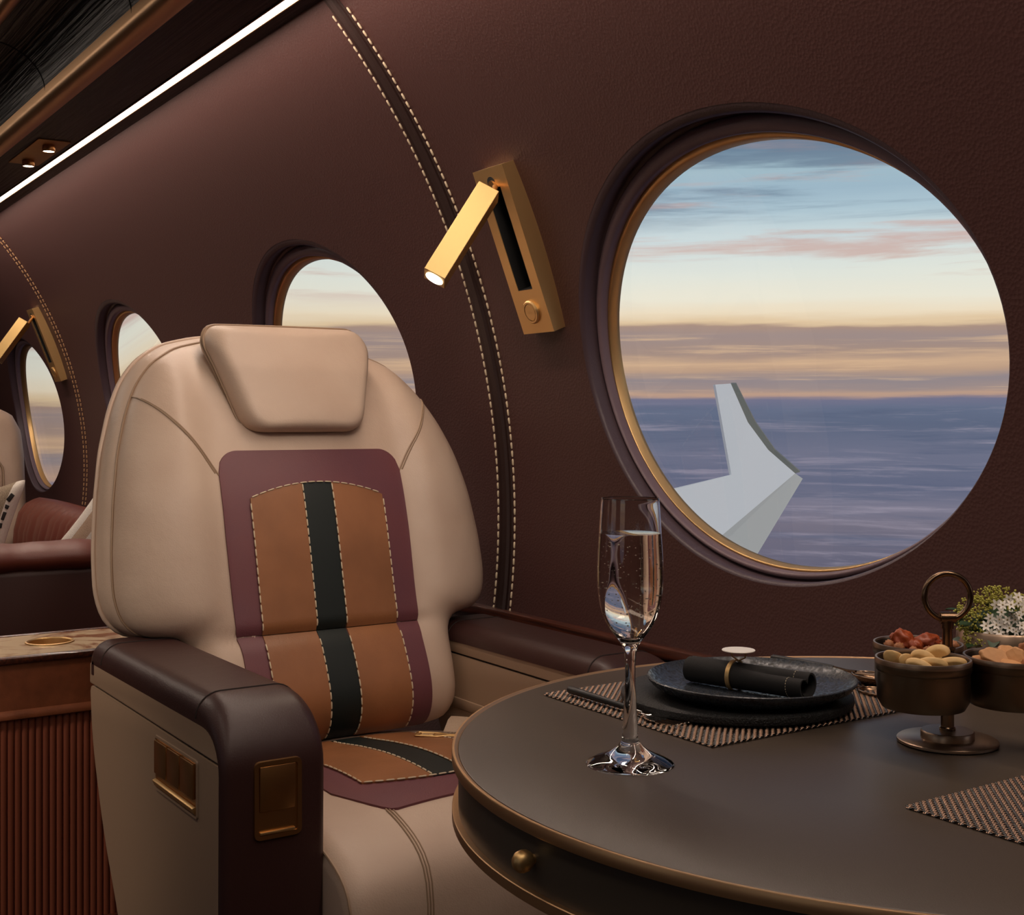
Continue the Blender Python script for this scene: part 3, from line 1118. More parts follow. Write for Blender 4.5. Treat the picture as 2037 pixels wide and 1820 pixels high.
def chair_seat():
    rows = []
    ys = [0.0, .002, .006, .012, .020, .028] + [lerp(.04, .476, i / 16) for i in range(17)] + [.488, .496, .504, .510, .514, .516]
    for yy in ys:
        ed = min(yy, 0.516 - yy)
        e = max(0, 1 - ed / 0.028)
        rows.append(seat_section(0.742 + yy, 0.022 * (1 - math.sqrt(max(0, 1 - e * e)))))
    # close sides to bottom
    low = [(p[0], p[1], min(p[2], 0.12)) for p in rows[0]]
    low2 = [(p[0], p[1], min(p[2], 0.12)) for p in rows[-1]]
    g = G(); g.grid([low] + rows + [low2])
    s = g.build('seat', M['beige'], CH, angle=60)

    def ons(X, y, l=0.0): return (X, y, seat_z_top(X, y) + l)
    # plum field
    def patch(yl, yr, x0, x1, lift, nu=16, nv=18):
        rows = []
        for j in range(nv + 1):
            r = []
            for i in range(nu + 1):
                u, v = i / nu, j / nv
                yy = lerp(yl, yr, u)
                X = lerp(x0, x1(yy), v)
                r.append(ons(X, yy, lift))
            rows.append(r)
        return rows

    def thick(g, rows):
        g.grid(rows)
        nr, nc = len(rows), len(rows[0])
        per = [rows[0][j] for j in range(nc)] + [rows[i][nc - 1] for i in range(1, nr)] + [rows[nr - 1][j] for j in range(nc - 2, -1, -1)] + [rows[i][0] for i in range(nr - 2, 0, -1)]
        g.grid([per, [(p[0], p[1], p[2] - 0.005) for p in per]], closed_u=True)
    fp = lambda y: -1.603 - 0.10 * max(0, (abs(y - 1.0) - 0.13) / 0.05) ** 1.6
    ft = lambda y: -1.668 - 0.040 * ((y - 1.0) / 0.133) ** 2
    g = G(); thick(g, patch(0.818, 1.182, -2.04, fp, 0.0025, 40, 20)); g.build('seat_inset', M['purple'], CH, angle=50)
    for a, b, mt in [(0.867, 0.970, 'tan'), (0.970, 1.029, 'green'), (1.029, 1.133, 'tan')]:
        g = G(); thick(g, patch(a + .0008, b - .0008, -2.035, ft, 0.005 if mt == 'tan' else 0.004)); g.build('seat_stripe' if mt == 'green' else 'seat_panel', M[mt], CH, angle=50)
    for y in (0.867, 0.970, 1.029, 1.133):
        g = G()
        stitches(g, [ons(lerp(-2.02, ft(y), i / 30), y, 0.0058) for i in range(31)], 0.0125, 0.004, 0.0013)
        g.build('stitching', M['thread'], CH)
    g = G()
    stitches(g, [ons(ft(y) + .001, y, 0.0058) for y in [lerp(0.867, 1.133, i / 30) for i in range(31)]], 0.0125, 0.004, 0.0013)
    g.build('stitching', M['thread'], CH)
    # long piping lines running over the nose
    for y0 in (0.862, 1.138):
        for o_ in (-0.0045, 0.0, 0.0045):
            pts = [(p[0], y0 + o_, p[2]) for p in seat_section(y0, -0.0004, -1.612)]
            g = G(); g.tube(pts, 0.0012, 6); g.build('piping', M['beige_line'], s)
    g = G()
    side = [(p[0], p[1] - 0.0004, p[2]) for p in seat_section(0.742 + 0.005, 0.0075) if p[0] > -1.66]
    g.tube(side, 0.0020, 6); g.build('piping', M['beige_line'], s)
    # seat base
    G().box((-1.83, 1.0, 0.06), (0.56, 0.50, 0.12), bev=0.01).build('base', M['panel'], CH)


chair_seat()


def armrest(y0, y1, dz=0.0):
    """dark padded rail that turns down the front of the arm, taupe side board"""
    ym = (y0 + y1) / 2; w = y1 - y0
    # path of the outer surface in XZ
    P = []
    for i in range(9):
        a = pi - i / 8 * pi / 2
        P.append(((-2.168 + 0.040 * math.cos(a)), 0.590 + 0.040 * math.sin(a), a))
    P.insert(0, (-2.208, 0.572, pi))
    for i in range(1, 10): P.append((lerp(-2.168, -1.665, i / 9), 0.630, pi / 2))
    for i in range(1, 13):
        a = pi / 2 - i / 12 * pi / 2
        P.append((-1.665 + 0.094 * math.cos(a), 0.536 + 0.094 * math.sin(a), a))
    for z in (0.50, 0.42, 0.34, 0.22, 0.10, 0.03): P.append((-1.571 - (0.536 - z) * 0.012, z, 0.0))
    P = [(x, z + (dz if z > 0.52 else 0), a) for x, z, a in P]
    T = 0.052 + dz
    sec = []
    r = 0.034
    hw = w / 2
    for i in range(9):
        a = pi + i / 8 * -pi / 2
        sec.append((-hw + r + r * math.cos(a), r - r * math.sin(a)))
    for i in range(9):
        a = pi / 2 - i / 8 * pi / 2
        sec.append((hw - r + r * math.cos(a), r - r * math.sin(a)))
    sec = [(-hw + 0.006, T)] + sec + [(hw - 0.006, T)]
    def section(r, T):
        q = []
        for i in range(9):
            a = pi + i / 8 * -pi / 2
            q.append((-hw + r + r * math.cos(a), r - r * math.sin(a)))
        for i in range(9):
            a = pi / 2 - i / 8 * pi / 2
            q.append((hw - r + r * math.cos(a), r - r * math.sin(a)))
        return [(-hw + 0.004, T)] + q + [(hw - 0.004, T)]
    rings = []
    for X, z, a in P:
        nx, nz = math.cos(a), math.sin(a)
        k = sstep((pi / 2 - a) / (pi / 2)) if a < pi / 2 else 0.0
        rings.append([(X - nx * d, ym + y, z - nz * d) for y, d in section(lerp(0.034, 0.012, k), lerp(T, 0.016, k))])
    g = G(); g.loft(rings)
    pad = g.build('armrest_pad', M['brown'], CH, angle=60)
    # pad seam
    g = G()
    X, z = -1.665, 0.630 + dz
    g.tube([(X - 0.004, ym + y, z - d + 0.0004) for y, d in sec[1:-1] if d < T], 0.0013, 6)
    g.build('pad_seam', M['groove'], pad)
    g = G(); g.tube([(-2.12, ym + y, z - d + 0.0004) for y, d in sec[1:-1] if d < T], 0.0011, 6)
    g.build('pad_seam', M['groove'], pad)
    # side board
    pol = [(-2.190, 0.552), (-2.176, 0.46), (-2.11, 0.32), (-2.03, 0.215), (-1.93, 0.04), (-1.592, 0.04), (-1.588, 0.30), (-1.583, 0.548)]
    top = [(-2.192, 0.556), (-1.582, 0.552), (-1.590, 0.566), (-1.608, 0.582), (-1.640, 0.592), (-2.190, 0.590)]
    top = round_poly([(a, b if b < .56 else b + dz * 0.75) for a, b in top], 0.003, 3)
    mp = lambda a, b, d: (a, d, b)
    g = G()
    g.prism(round_poly(pol, [0.01, .1, .1, .1, .02, .02, .05, .003], 4), mp, y0 + 0.0015, y1 - 0.004, 0.003, 2)
    g.build('side_panel', M['panel'], CH, angle=35)
    g = G(); g.prism(top, mp, y0 + 0.0015, y1 - 0.004, 0.003, 2)
    g.build('side_trim', M['panel'], CH, angle=35)
    g = G(); g.prism([(-2.172, 0.545), (-1.586, 0.545), (-1.592, 0.560 + dz * .4), (-2.172, 0.560 + dz * .4)], mp, y0 + 0.006, y1 - 0.006)
    g.build('side_seam', M['groove'], CH, smooth=False)
    return pad


def recess_frame(g, w, h, mp, r, t, lift, back=None):
    """rounded rectangular frame ring"""
    o = round_poly([(-w, -h), (w, -h), (w, h), (-w, h)], r, 6)
    i_ = round_poly([(-w + t, -h + t), (w - t, -h + t), (w - t, h - t), (-w + t, h - t)], max(r - t, 0.002), 6)
    n = len(o)
    rows = [[mp(a, b, 0.0) for a, b in o], [mp(a * .985, b * .99, lift) for a, b in o], [mp(a, b, lift) for a, b in i_], [mp(a, b, lift * 0.8) for a, b in i_], [mp(a * .97, b * .98, -0.001) for a, b in i_]]
    g.grid(rows, closed_u=True)
    return g


def chair_arms():
    pad = armrest(0.597, 0.745)
    # brass pull recess on the arm front
    zc, yc_ = 0.500, 0.674
    mp = lambda a, b, d: (-1.5722 + d - (0.536 - zc) * 0.012, yc_ + a, zc + b)
    g = G(); recess_frame(g, 0.034, 0.052, mp, 0.010, 0.0065, 0.0045); f = g.build('latch_frame', M['brass_dark'], CH)
    G().box((-1.5716, yc_, zc), (0.002, 0.056, 0.092)).build('latch_recess', M['brass_dark'], f)
    G().box((-1.5695, yc_ - 0.001, zc + 0.015), (0.003, 0.050, 0.060), Matrix.Rotation(rad(2), 3, 'Y'), bev=0.001).build('latch_flap', M['brass_dark'], f)
    G().box((-1.5690, yc_ - 0.001, zc - 0.043), (0.004, 0.050, 0.004), bev=0.001).build('latch_lip', M['brass'], f)
    # switch bank on the outer side
    xc, zc2 = -1.752, 0.500
    mp2 = lambda a, b, d: (xc + a, 0.5982 - d, zc2 + b)
    g = G(); recess_frame(g, 0.090, 0.040, mp2, 0.006, 0.004, 0.0022); f = g.build('switch_frame', M['panel'], CH)
    G().box((xc, 0.5974, zc2), (0.172, 0.001, 0.072)).build('switch_back', M['brass_dark'], f)
    for k in range(3):
        G().box((xc + (k - 1) * 0.056, 0.5950, zc2 + 0.010), (0.051, 0.005, 0.048), bev=0.0012).build('switch_key', M['brass_dark'], f)
    G().box((xc, 0.5955, zc2 - 0.0285), (0.170, 0.006, 0.010), Matrix.Rotation(rad(25), 3, 'X'), bev=0.001).build('switch_ledge', M['brass'], f)
    armrest(1.262, 1.406, -0.020)
    # seat-side liner of the wall arm with its low ridge
    G().box((-1.90, 1.2635, 0.46), (0.52, 0.006, 0.02), bev=0.002).build('liner_ridge', M['panel'], CH)


chair_arms()


def belt():
    def ons(X, y, l=0.0): return Vector((X, y, seat_z_top(X, y) + l))
    g = G()
    rows = []
    P = [(-2.02, 1.235, .036), (-1.99, 1.21, .03), (-1.955, 1.185, .022), (-1.93, 1.165, .012)]
    for X, y, l in P:
        c = ons(X, y, l)
        rows.append([c + Vector((-0.016, -0.014, 0)), c + Vector((0.016, 0.014, 0)), c + Vector((0.016, 0.014, -0.003)), c + Vector((-0.016, -0.014, -0.003))])
    g.loft(rows)
    b = g.build('seat_belt', M['belt'], CH)
    # flat steel tongue with an opening
    pts = []
    o = round_poly([(0, -.013), (.040, -.013), (.055, -.005), (.080, -.005), (.080, .005), (.055, .005), (.040, .013), (0, .013)], 0.006, 4)
    d = (Vector((-1.905, 1.150, 0)) - Vector((-1.955, 1.100, 0))).normalized(); e = Vector((-d.y, d.x, 0))
    base = ons(-1.955, 1.100, 0.010)
    g = G(); g.tube([base + d * a + e * b_ for a, b_ in o], 0.0014, 6, closed=True)
    i_ = round_poly([(.008, -.006), (.034, -.006), (.034, .006), (.008, .006)], 0.004, 4)
    g.tube([base + d * a + e * b_ for a, b_ in i_], 0.0012, 6, closed=True)
    no, ni = resample(o, 40), resample(i_, 40)
    g.grid([[base + d * a + e * b_ for a, b_ in no], [base + d * a + e * b_ for a, b_ in ni]], closed_u=True)
    g.build('buckle_tongue', M['brass'], b)
    g = G()
    base = ons(-1.96, 0.905, 0.012)
    g.tube([base + Vector((0.02 * math.cos(t), 0.008 * math.sin(t), 0.004)) for t in [2 * pi * i / 20 for i in range(20)]], 0.0016, 6, closed=True)
    g.build('buckle_loop', M['brass'], b)


belt()

# ------------------------------------------------------------------ round table
TC = (-0.7227, 0.9052)


def table():
    t = thing('round_table', 'round charcoal table with brass edge bands and a small brass knob', 'table', (TC[0], TC[1], 0))
    c = (TC[0], TC[1], 0)
    G().lathe([(0.0001, 0.700), (0.3975, 0.700), (0.3985, 0.7195), (0.3975, 0.7200), (0.2, 0.7200), (0.0001, 0.7200)], c, 160).build('table_top', M['table'], t)
    G().lathe([(0.3955, 0.7115), (0.4040, 0.7115), (0.4042, 0.7120), (0.4042, 0.7200), (0.4036, 0.7208), (0.4018, 0.7208), (0.4010, 0.7200), (0.3988, 0.7192)], c, 200).build('rim_band', M['brass_rail'], t)
    G().lathe([(0.30, 0.668), (0.3985, 0.668), (0.3985, 0.7118), (0.30, 0.7118)], c, 160).build('apron', M['apron'], t)
    G().lathe([(0.396, 0.6620), (0.4036, 0.6620), (0.4040, 0.6625), (0.4040, 0.6700), (0.4034, 0.6706), (0.4010, 0.6706), (0.396, 0.6700)], c, 200).build('lower_band', M['brass_rail'], t)
    G().lathe([(0.0001, 0.6625), (0.398, 0.6625)], c, 120).build('underside', M['apron'], t)
    G().lathe([(0.26, 0.0), (0.26, 0.012), (0.25, 0.02), (0.07, 0.03), (0.055, 0.06), (0.055, 0.64), (0.09, 0.66), (0.09, 0.664)], c, 64).build('pedestal', M['brass_dark'], t)
    # knob
    a = 4.6887
    n = Vector((math.cos(a), math.sin(a), 0)); p = Vector((TC[0], TC[1], 0.6925)) + n * 0.3975
    prof = [(0.0030, 0.0), (0.0030, 0.003), (0.0050, 0.004), (0.0066, 0.007), (0.0070, 0.0105), (0.0062, 0.0145), (0.0040, 0.0172), (0.0004, 0.0182)]
    u = Vector((-n.y, n.x, 0)); w = Vector((0, 0, 1))
    G().loft([[p + n * h + (u * math.cos(k * pi / 12) + w * 1.15 * math.sin(k * pi / 12)) * r for k in range(24)] for r, h in prof]).build('knob', M['brass'], t)
    return t


table()


# ------------------------------------------------------------------ placemats (real over/under weave)
def placemat(name, x0, x1, y0, y1, label):
    g = G()
    pitch = 0.0037
    nx = int((x1 - x0) / pitch); ny = int((y1 - y0) / pitch)
    z0 = 0.7216
    g.cur = 0
    # thick black strands run along X (one per y row)
    for j in range(ny):
        y = y0 + (j + .5) * pitch
        pts = [(x0 + i * pitch / 2, y, z0 + 0.0007 * math.cos(pi * (i / 2 + j)) ) for i in range(2 * nx + 1)]
        g.tube(pts, 0.00125, 5, flat=0.6)
    g.cur = 1
    for i in range(nx):
        x = x0 + (i + .5) * pitch
        for o_ in (-0.0007, 0.0007):
            pts = [(x + o_, y0 + j * pitch / 2, z0 - 0.0009 * math.cos(pi * (i + 0.5 + j / 2 - 0.5) + pi * 0.5 * 0 ) * (1 if True else 0) + 0.0003) for j in range(2 * ny + 1)]
            g.tube(pts, 0.00048, 4)
    o = g.build(name, [M['weave_dark'], M['weave_copper']], loc=((x0 + x1) / 2, (y0 + y1) / 2, 0.72), recalc=False, angle=80)
    return tag(o, label, 'placemat', 'woven placemats on the table')


placemat('placemat', -1.058, -0.805, 0.744, 1.094, 'black and copper woven placemat under the black plate and stone board')
placemat('placemat.001', -0.604, -0.352, 0.744, 1.094, 'black and copper woven placemat at the lower right, nothing on it')


# ------------------------------------------------------------------ place setting
def setting():
    g = G(); g.lathe([(0.0001, 0.0), (0.108, 0.0), (0.1125, 0.002), (0.1135, 0.005), (0.1130, 0.0085), (0.1105, 0.0105), (0.09, 0.011), (0.0001, 0.011)], (-0.9185, 0.8785, 0.7240), 120)
    o = g.build('stone_board', M['stone']); tag(o, 'round black rough stone board under the black plate', 'board')
    g = G(); g.lathe([(0.0001, 0.0), (0.070, 0.0), (0.084, 0.0025), (0.096, 0.0085), (0.1005, 0.0140), (0.1012, 0.0160), (0.1000, 0.0168), (0.0985, 0.0152), (0.093, 0.0100), (0.082, 0.0055), (0.070, 0.0035), (0.0001, 0.0030)], (-0.899, 0.880, 0.7352), 140)
    o = g.build('dinner_plate', M['plate']); tag(o, 'glossy black speckled plate holding the rolled napkin', 'plate')
    # rolled napkin
    a = Vector((-0.9590, 0.8535, 0.7522)); b = Vector((-0.8330, 0.8890, 0.7522))
    ax = (b - a); L = ax.length; ax.normalize(); sd = Vector((-ax.y, ax.x, 0)); up = Vector((0, 0, 1))
    t = thing('rolled_napkin', 'rolled black linen napkin with white stitched hem lying on the plate', 'napkin', tuple((a + b) / 2))

    def sec(u, k, inner):
        phi = 2 * pi * k / 48
        w = lerp(0.0130, 0.0165, sstep(u)); h = 0.0128
        dent = 0.72 * sstep((u - 0.15) / 0.75) * math.exp(-((((phi - pi * 0.60) + pi) % (2 * pi) - pi) ** 2) / 0.16)
        r = 1 - dent
        r -= inner * 0.13
        end = 1.0
        if u < 0.03: end = 0.93
        return a + ax * (L * u) + sd * (w * r * math.cos(phi) * end) + up * (h * r * math.sin(phi) * end * (1.0))
    us = [0, .01, .03, .06] + [i / 20 for i in range(2, 20)] + [0.985, 1.0]
    rings = [[sec(u, k, 0) for k in range(48)] for u in us]
    inner = [[sec(u, k, 1) for k in range(48)] for u in reversed([x for x in us if x > 0.5])]
    g = G(); g.loft(rings + inner, True, True)
    n = g.build('napkin', M['napkin'], t, angle=50)
    # second fold inside
    g = G()
    g.grid([[a + ax * (L * u) + sd * (0.0105 * math.cos(p) * (1 - 0.10 * i)) + up * (0.0080 * math.sin(p) - 0.002) for i, p in [(q / 18, q / 18 * 4.4 - 2.6) for q in range(19)]] for u in (0.6, 0.8, 0.99)])
    g.build('inner_fold', M['napkin'], t)
    g = G()
    for uu in (0.885,):
        stitches(g, [sec(uu, k / 2, 0) + (sec(uu, k / 2, 0) - (a + ax * (L * uu))).normalized() * 0.0004 for k in range(0, 97)], 0.0016, 0.0011, 0.00022)
    g.build('hem_stitching', M['thread'], t)
    # ring with a disc on top
    uu = 0.40
    c = a + ax * (L * uu)
    r = thing('napkin_ring', 'thin brass napkin ring topped by a round white disc', 'napkin ring', tuple(c))
    rows = []
    for k in range(40):
        p = 2 * pi * k / 40
        d = sd * math.cos(p) * 0.0150 + up * math.sin(p) * 0.0140
        d2 = sd * math.cos(p) * 0.0162 + up * math.sin(p) * 0.0152
        rows.append([c + d - ax * .0022, c + d2 - ax * .0022, c + d2 + ax * .0022, c + d + ax * .0022])
    G().grid(rows, closed_u=True, closed_v=True).build('band', M['brass'], r)
    top = c + up * 0.0150 + ax * 0.004
    g = G()
    for s in (-1, 1):
        g.tube([top + ax * (s * 0.001), top + ax * (s * 0.007) + up * 0.003, top + ax * (s * 0.009) + up * 0.0095], 0.0008, 6)
    g.build('disc_support', M['brass_dark'], r)
    G().lathe([(0.0001, 0.0), (0.0158, 0.0), (0.0162, 0.0006), (0.0158, 0.0012), (0.0001, 0.0012)], tuple(top + up * 0.0092), 40).build('disc', M['disc'], r)


setting()


def cutlery():
    # fork, handle to the left of the board
    t = thing('fork', 'fork with matte black handle and steel head lying on the placemat behind the glass stem', 'fork', (-0.99, 0.760, 0.7245))
    h0 = Vector((-1.036, 0.7605, 0.7285)); h1 = Vector((-0.934, 0.7600, 0.7275))
    G().tube([h0, h0.lerp(h1, .02), h0.lerp(h1, .5), h0.lerp(h1, .98), h1], [0.0030, 0.0040, 0.0035, 0.0026, 0.0020], 14).build('handle', M['black_steel'], t)
    d = (h1 - h0).normalized(); s = Vector((-d.y, d.x, 0))
    g = G()
    pr = [(0, .0014, .7268), (.012, .0014, .7262), (.020, .004, .7255), (.028, .0080, .7248), (.036, .0088, .7246), (.042, .0080, .7250)]
    rows = [[Vector((h1.x, h1.y, 0)) + d * a + s * (w * k) + Vector((0, 0, z + 0.0016 * k * k)) for k in (-1, -.5, 0, .5, 1)] for a, w, z in pr]
    rows2 = [[p - Vector((0, 0, .0012)) for p in r] for r in rows]
    per = [r + q[::-1] for r, q in zip(rows, rows2)]
    g.loft(per)
    for k in (-0.86, -.29, .29, .86):
        g.tube([Vector((h1.x, h1.y, 0)) + d * a + s * (.0078 * k) + Vector((0, 0, z)) for a, z in ((.041, .7250), (.052, .7258), (.064, .7275), (.072, .7292))], [.0012, .0011, .0009, .0005], 6)
    g.build('fork_head', M['chrome'], t)
    # serving pair on the far side: slotted spoon and plain spoon
    def spoon(name, h0, h1, label, slotted):
        t = thing(name, label, 'spoon', tuple((h0 + h1) / 2), 'dark handled spoons behind the plate')
        G().tube([h0, h0.lerp(h1, .03), h0.lerp(h1, .5), h0.lerp(h1, .97), h1], [0.0022, 0.0036, 0.0033, 0.0026, 0.0020], 12).build('handle', M['black_steel'], t)
        d = (h1 - h0); d.z = 0; d.normalize(); s = Vector((-d.y, d.x, 0)); up = Vector((0, 0, 1))
        g = G(); g.tube([h1, h1 + d * .016 - up * .0008, h1 + d * .028 - up * .001], [.0018, .0014, .0022], 8)
        c = h1 + d * 0.052 - up * 0.001
        rings = []; n = 36
        def P(r, a, dz): return c + d * (0.027 * r * math.cos(a)) + s * (0.0175 * r * math.sin(a)) + up * (dz)
        for r, dz in ((1.0, 0.0), (.92, -.003), (.75, -.0058), (.5, -.0078), (.25, -.0086), (.03, -.0088)):
            rings.append([P(r, 2 * pi * k / n, dz) for k in range(n)])
        bot = [[p - up * .0009 for p in r] for r in rings[::-1]]
        g.loft(bot + rings)
        g.tube([P(1.0, 2 * pi * k / n, 0) for k in range(n)], 0.0009, 6, closed=True)
        if slotted:
            for q in (-.5, 0, .5):
                g.tube([P(.85, pi + q, .0004), P(.2, pi + q * 2, .0002), P(.8, q, 0.0004)], .0008, 6)
        g.build('bowl', M['bronze_dark'], t)
    spoon('spoon', Vector((-1.030, 1.040, 0.7330)), Vector((-0.948, 1.051, 0.7335)), 'dark handled slotted spoon behind the plate, its bowl towards the snack stand', True)
    spoon('spoon.001', Vector((-0.985, 1.010, 0.7265)), Vector((-0.912, 1.020, 0.7265)), 'bronze spoon half hidden under the plate edge, below the dark handled spoon', False)


cutlery()


# ------------------------------------------------------------------ champagne flute
def flute():
    c = Vector((-0.8080, 0.6550, 0.7203))
    t = thing('champagne_flute', 'tall clear flute of sparkling wine standing at the near edge of the table', 'glass', tuple(c))
    z = lambda y: (1 - (y - 838) / 2520 * 1.036) - 0.7203
    k = 1.036 / 2520
    outer = [(86, 1519), (86.5, 1517), (84, 1514.5), (70, 1507), (50, 1499), (34, 1490), (22, 1479), (16.5, 1466), (15, 1440), (12.5, 1400), (10.8, 1360), (10.5, 1330), (11.5, 1305), (14, 1290), (20, 1278), (32, 1262), (47, 1240), (58, 1213), (64, 1180), (65.5, 1150), (65, 1110), (62, 1060), (59.5, 1020), (57.6, 993)]
    inner = [(55.8, 993), (57.8, 1020), (60.2, 1060), (63, 1110), (63.4, 1150), (61.8, 1180), (55.6, 1213), (44.4, 1240), (29, 1261), (15, 1271), (6, 1274), (0.3, 1275)]
    prof = [(0.3 * k, z(1519)), (60 * k, z(1518.6))] + [(r * k, z(y)) for r, y in outer] + [(56.8 * k, z(991.8))] + [(r * k, z(y)) for r, y in inner]
    # refine by Catmull-Rom
    def refine(pr, m=3):
        out = []
        for i in range(len(pr) - 1):
            p0 = pr[max(i - 1, 0)]; p1 = pr[i]; p2 = pr[i + 1]; p3 = pr[min(i + 2, len(pr) - 1)]
            for j in range(m):
                t_ = j / m
                out.append(tuple(0.5 * (2 * p1[q] + (p2[q] - p0[q]) * t_ + (2 * p0[q] - 5 * p1[q] + 4 * p2[q] - p3[q]) * t_ ** 2 + (3 * p1[q] - p0[q] - 3 * p2[q] + p3[q]) * t_ ** 3) for q in (0, 1)))
        out.append(pr[-1]); return out
    G().lathe([(max(r, 1e-5), h) for r, h in refine(prof)], tuple(c), 96).build('glass_body', M['glass'], t, angle=80)
    lq = [(0.3, 1274.6), (6, 1273.6), (15.2, 1270.6), (29.2, 1260.6), (44.7, 1239.6), (55.9, 1212.6), (62.1, 1180), (63.7, 1150), (63.3, 1110), (60.5, 1062)]
    pr = refine([(r * k, z(y)) for r, y in lq]) + [(60.6 * k, z(1060)), (40 * k, z(1061)), (0.3 * k, z(1061))]
    G().lathe([(max(r, 1e-5), h) for r, h in pr], tuple(c), 96).build('sparkling_wine', M['wine'], t, angle=80)
    g = G()
    rnd = random.Random(3)
    for i in range(190):
        y = rnd.uniform(1075, 1262)
        rm = interp(y, [1060, 1110, 1150, 1180, 1213, 1240, 1261, 1272], [60, 63, 63, 61, 55, 44, 28, 10]) - 3
        a = rnd.uniform(0, 2 * pi); r = rm * (1 if rnd.random() < 0.55 else math.sqrt(rnd.random())) * k
        g.ball((c.x + r * math.cos(a), c.y + r * math.sin(a), c.z + z(y)), rnd.uniform(0.00035, 0.00062), 8, 6)
    b = g.build('bubbles', M['bubble'], t, angle=180); b['kind'] = 'stuff'


flute()


# ------------------------------------------------------------------ snack stand
def snack_stand():
    px, py = -0.707, 0.927
    t = thing('snack_stand', 'dark bronze stand with ring handle carrying three round bowls of snacks', 'snack stand', (px, py, 0.72))
    g = G()
    # elliptical foot
    def ell(prof, sx, sy, c):
        return [[(c[0] + r * sx * math.cos(a), c[1] + r * sy * math.sin(a), c[2] + h) for a in [2 * pi * i / 64 for i in range(64)]] for r, h in prof]
    G().loft(ell([(0.94, 0.0), (1, .0012), (1, .0032), (.97, .0042), (.3, .0044)], 0.0425, 0.0425, (px, py, 0.7202))).build('foot', M['bronze'], t)
    G().loft(ell([(1, .004), (1, .0100), (.96, .0112), (.2, .0114)], 0.0225, 0.0225, (px, py, 0.7202))).build('foot_step', M['bronze'], t)
    G().lathe([(0.0068, .0112), (.0068, .0135), (.0056, .0145), (.0056, .0800), (.0068, .0810), (.0068, .0830), (.0045, .0842), (.0042, .110), (0.0001, .110)], (px, py, 0.7202), 28).build('pole', M['bronze_dark'], t)
    # clamp and ring: ring plane faces the camera roughly
    rc = Vector((px, py, 0.8475))
    ud = Vector((math.sin(rad(33.7)), math.cos(rad(33.7)), 0))
    g = G(); g.tube([rc - ud * .0065 + Vector((0, 0, -.0185)), rc + ud * .0065 + Vector((0, 0, -.0185))], 0.0052, 20)
    g.tube([rc + Vector((0, 0, -.0275)), rc + Vector((0, 0, -.0205))], 0.0055, 20)
    g.build('ring_clamp', M['bronze_dark'], t)
    g = G(); g.tube([rc + ud * (.0200 * math.cos(a)) + Vector((0, 0, .0200 * math.sin(a))) for a in [2 * pi * i / 64 for i in range(64)]], 0.0027, 12, closed=True)
    g.build('ring_handle', M['bronze_dark'], t)
    bowls = [(-0.6950, 0.8792, 0.0392), (-0.7457, 0.9364, 0.0392), (-0.6590, 0.9500, 0.0400)]
    for bx, by, R in bowls:
        prof = [(0.0001, -.0425), (R * .55, -.0425), (R * .86, -.0405), (R * .955, -.0340), (R * .965, -.0100), (R * .985, -.0092), (R * 1.0, -.0080), (R * 1.0, -.0012), (R * .985, 0.0), (R * .945, 0.0), (R * .925, -.0020), (R * .905, -.0300), (R * .7, -.0340), (0.0001, -.0345)]
        b = G().lathe(prof, (bx, by, 0.8005), 72).build('bowl', M['bronze_body'], t)
        G().lathe([(R * 1.001, -.0034), (R * 1.003, -.0012), (R * .99, .0007), (R * .95, .0007), (R * .93, -.0016), (R * .935, -.0034)], (bx, by, 0.8005), 72).build('rim', M['bronze'], b)  # paler bronze paints in the light caught along the bowl edge
        # bracket to the pole
        d = Vector((px - bx, py - by, 0)); L = d.length; d.normalize()
        G().tube([Vector((bx, by, .765)) + d * (R * .93), Vector((px, py, .765))], 0.003, 8).build('bracket', M['bronze'], b)
    # snacks: each piece its own thing
    rnd = random.Random(11)

    def blob(name, c, size, mat, label, cat, grp, rot, shape):
        bm = bmesh.new(); bmesh.ops.create_icosphere(bm, subdivisions=4 if shape in ('wedge', 'chunk', 'biscuit') else 3, radius=1)
        for v in bm.verts:
            p = v.co
            if shape == 'wedge':      # slice / wedge with flat cut faces
                p.z = max(p.z, -.25 - .15 * p.x); p.y = max(-.42, min(.42, p.y * (.75 - .35 * p.z)))
            elif shape == 'chunk':
                k = 1 + .45 * mnoise.noise(p * 1.6 + Vector(c) * 90) + .16 * mnoise.noise(p * 5 + Vector(c) * 50); p *= k
            elif shape == 'curl':     # bent sheet
                p.y *= 0.30; p.y += 0.55 * p.x * p.x - .2
            elif shape == 'nut':
                k = 1 + 0.16 * math.sin(9 * p.x + 3) * math.sin(8 * p.y) + 0.12 * math.sin(11 * p.z + 5 * p.x)
                p *= k
                p.y *= 1 - .25 * math.exp(-(p.x / .15) ** 2)
            elif shape == 'biscuit':
                p.z = max(-.45, min(.45, p.z)) * 1.1; k = 1 + .05 * math.sin(7 * math.atan2(p.y, p.x)); p.x *= k; p.y *= k
        me = bpy.data.meshes.new(name)
        bm.transform(Matrix.Diagonal((*size, 1))); bm.to_mesh(me); bm.free()
        me.polygons.foreach_set('use_smooth', [True] * len(me.polygons)); me.set_sharp_from_angle(angle=rad(180))
        me.materials.append(mat)
        o = bpy.data.objects.new(name, me); COL.objects.link(o)
        o.location = c; o.rotation_euler = rot
        return tag(o, label, cat, grp)

    z0 = 0.8005
    bx, by, R = bowls[0]
    # front bowl, pale cheese/fruit slices (camera-right axis ur, depth axis ud2)
    ur = Vector((math.sin(rad(33.7)), math.cos(rad(33.7)), 0)); fw = Vector((-math.cos(rad(33.7)), math.sin(rad(33.7)), 0))

    def at(b, r, f, z): return tuple(Vector((b[0], b[1], z0 + z)) + ur * r + fw * f)
    G_ = 'pale dried fruit slices in the front bowl'
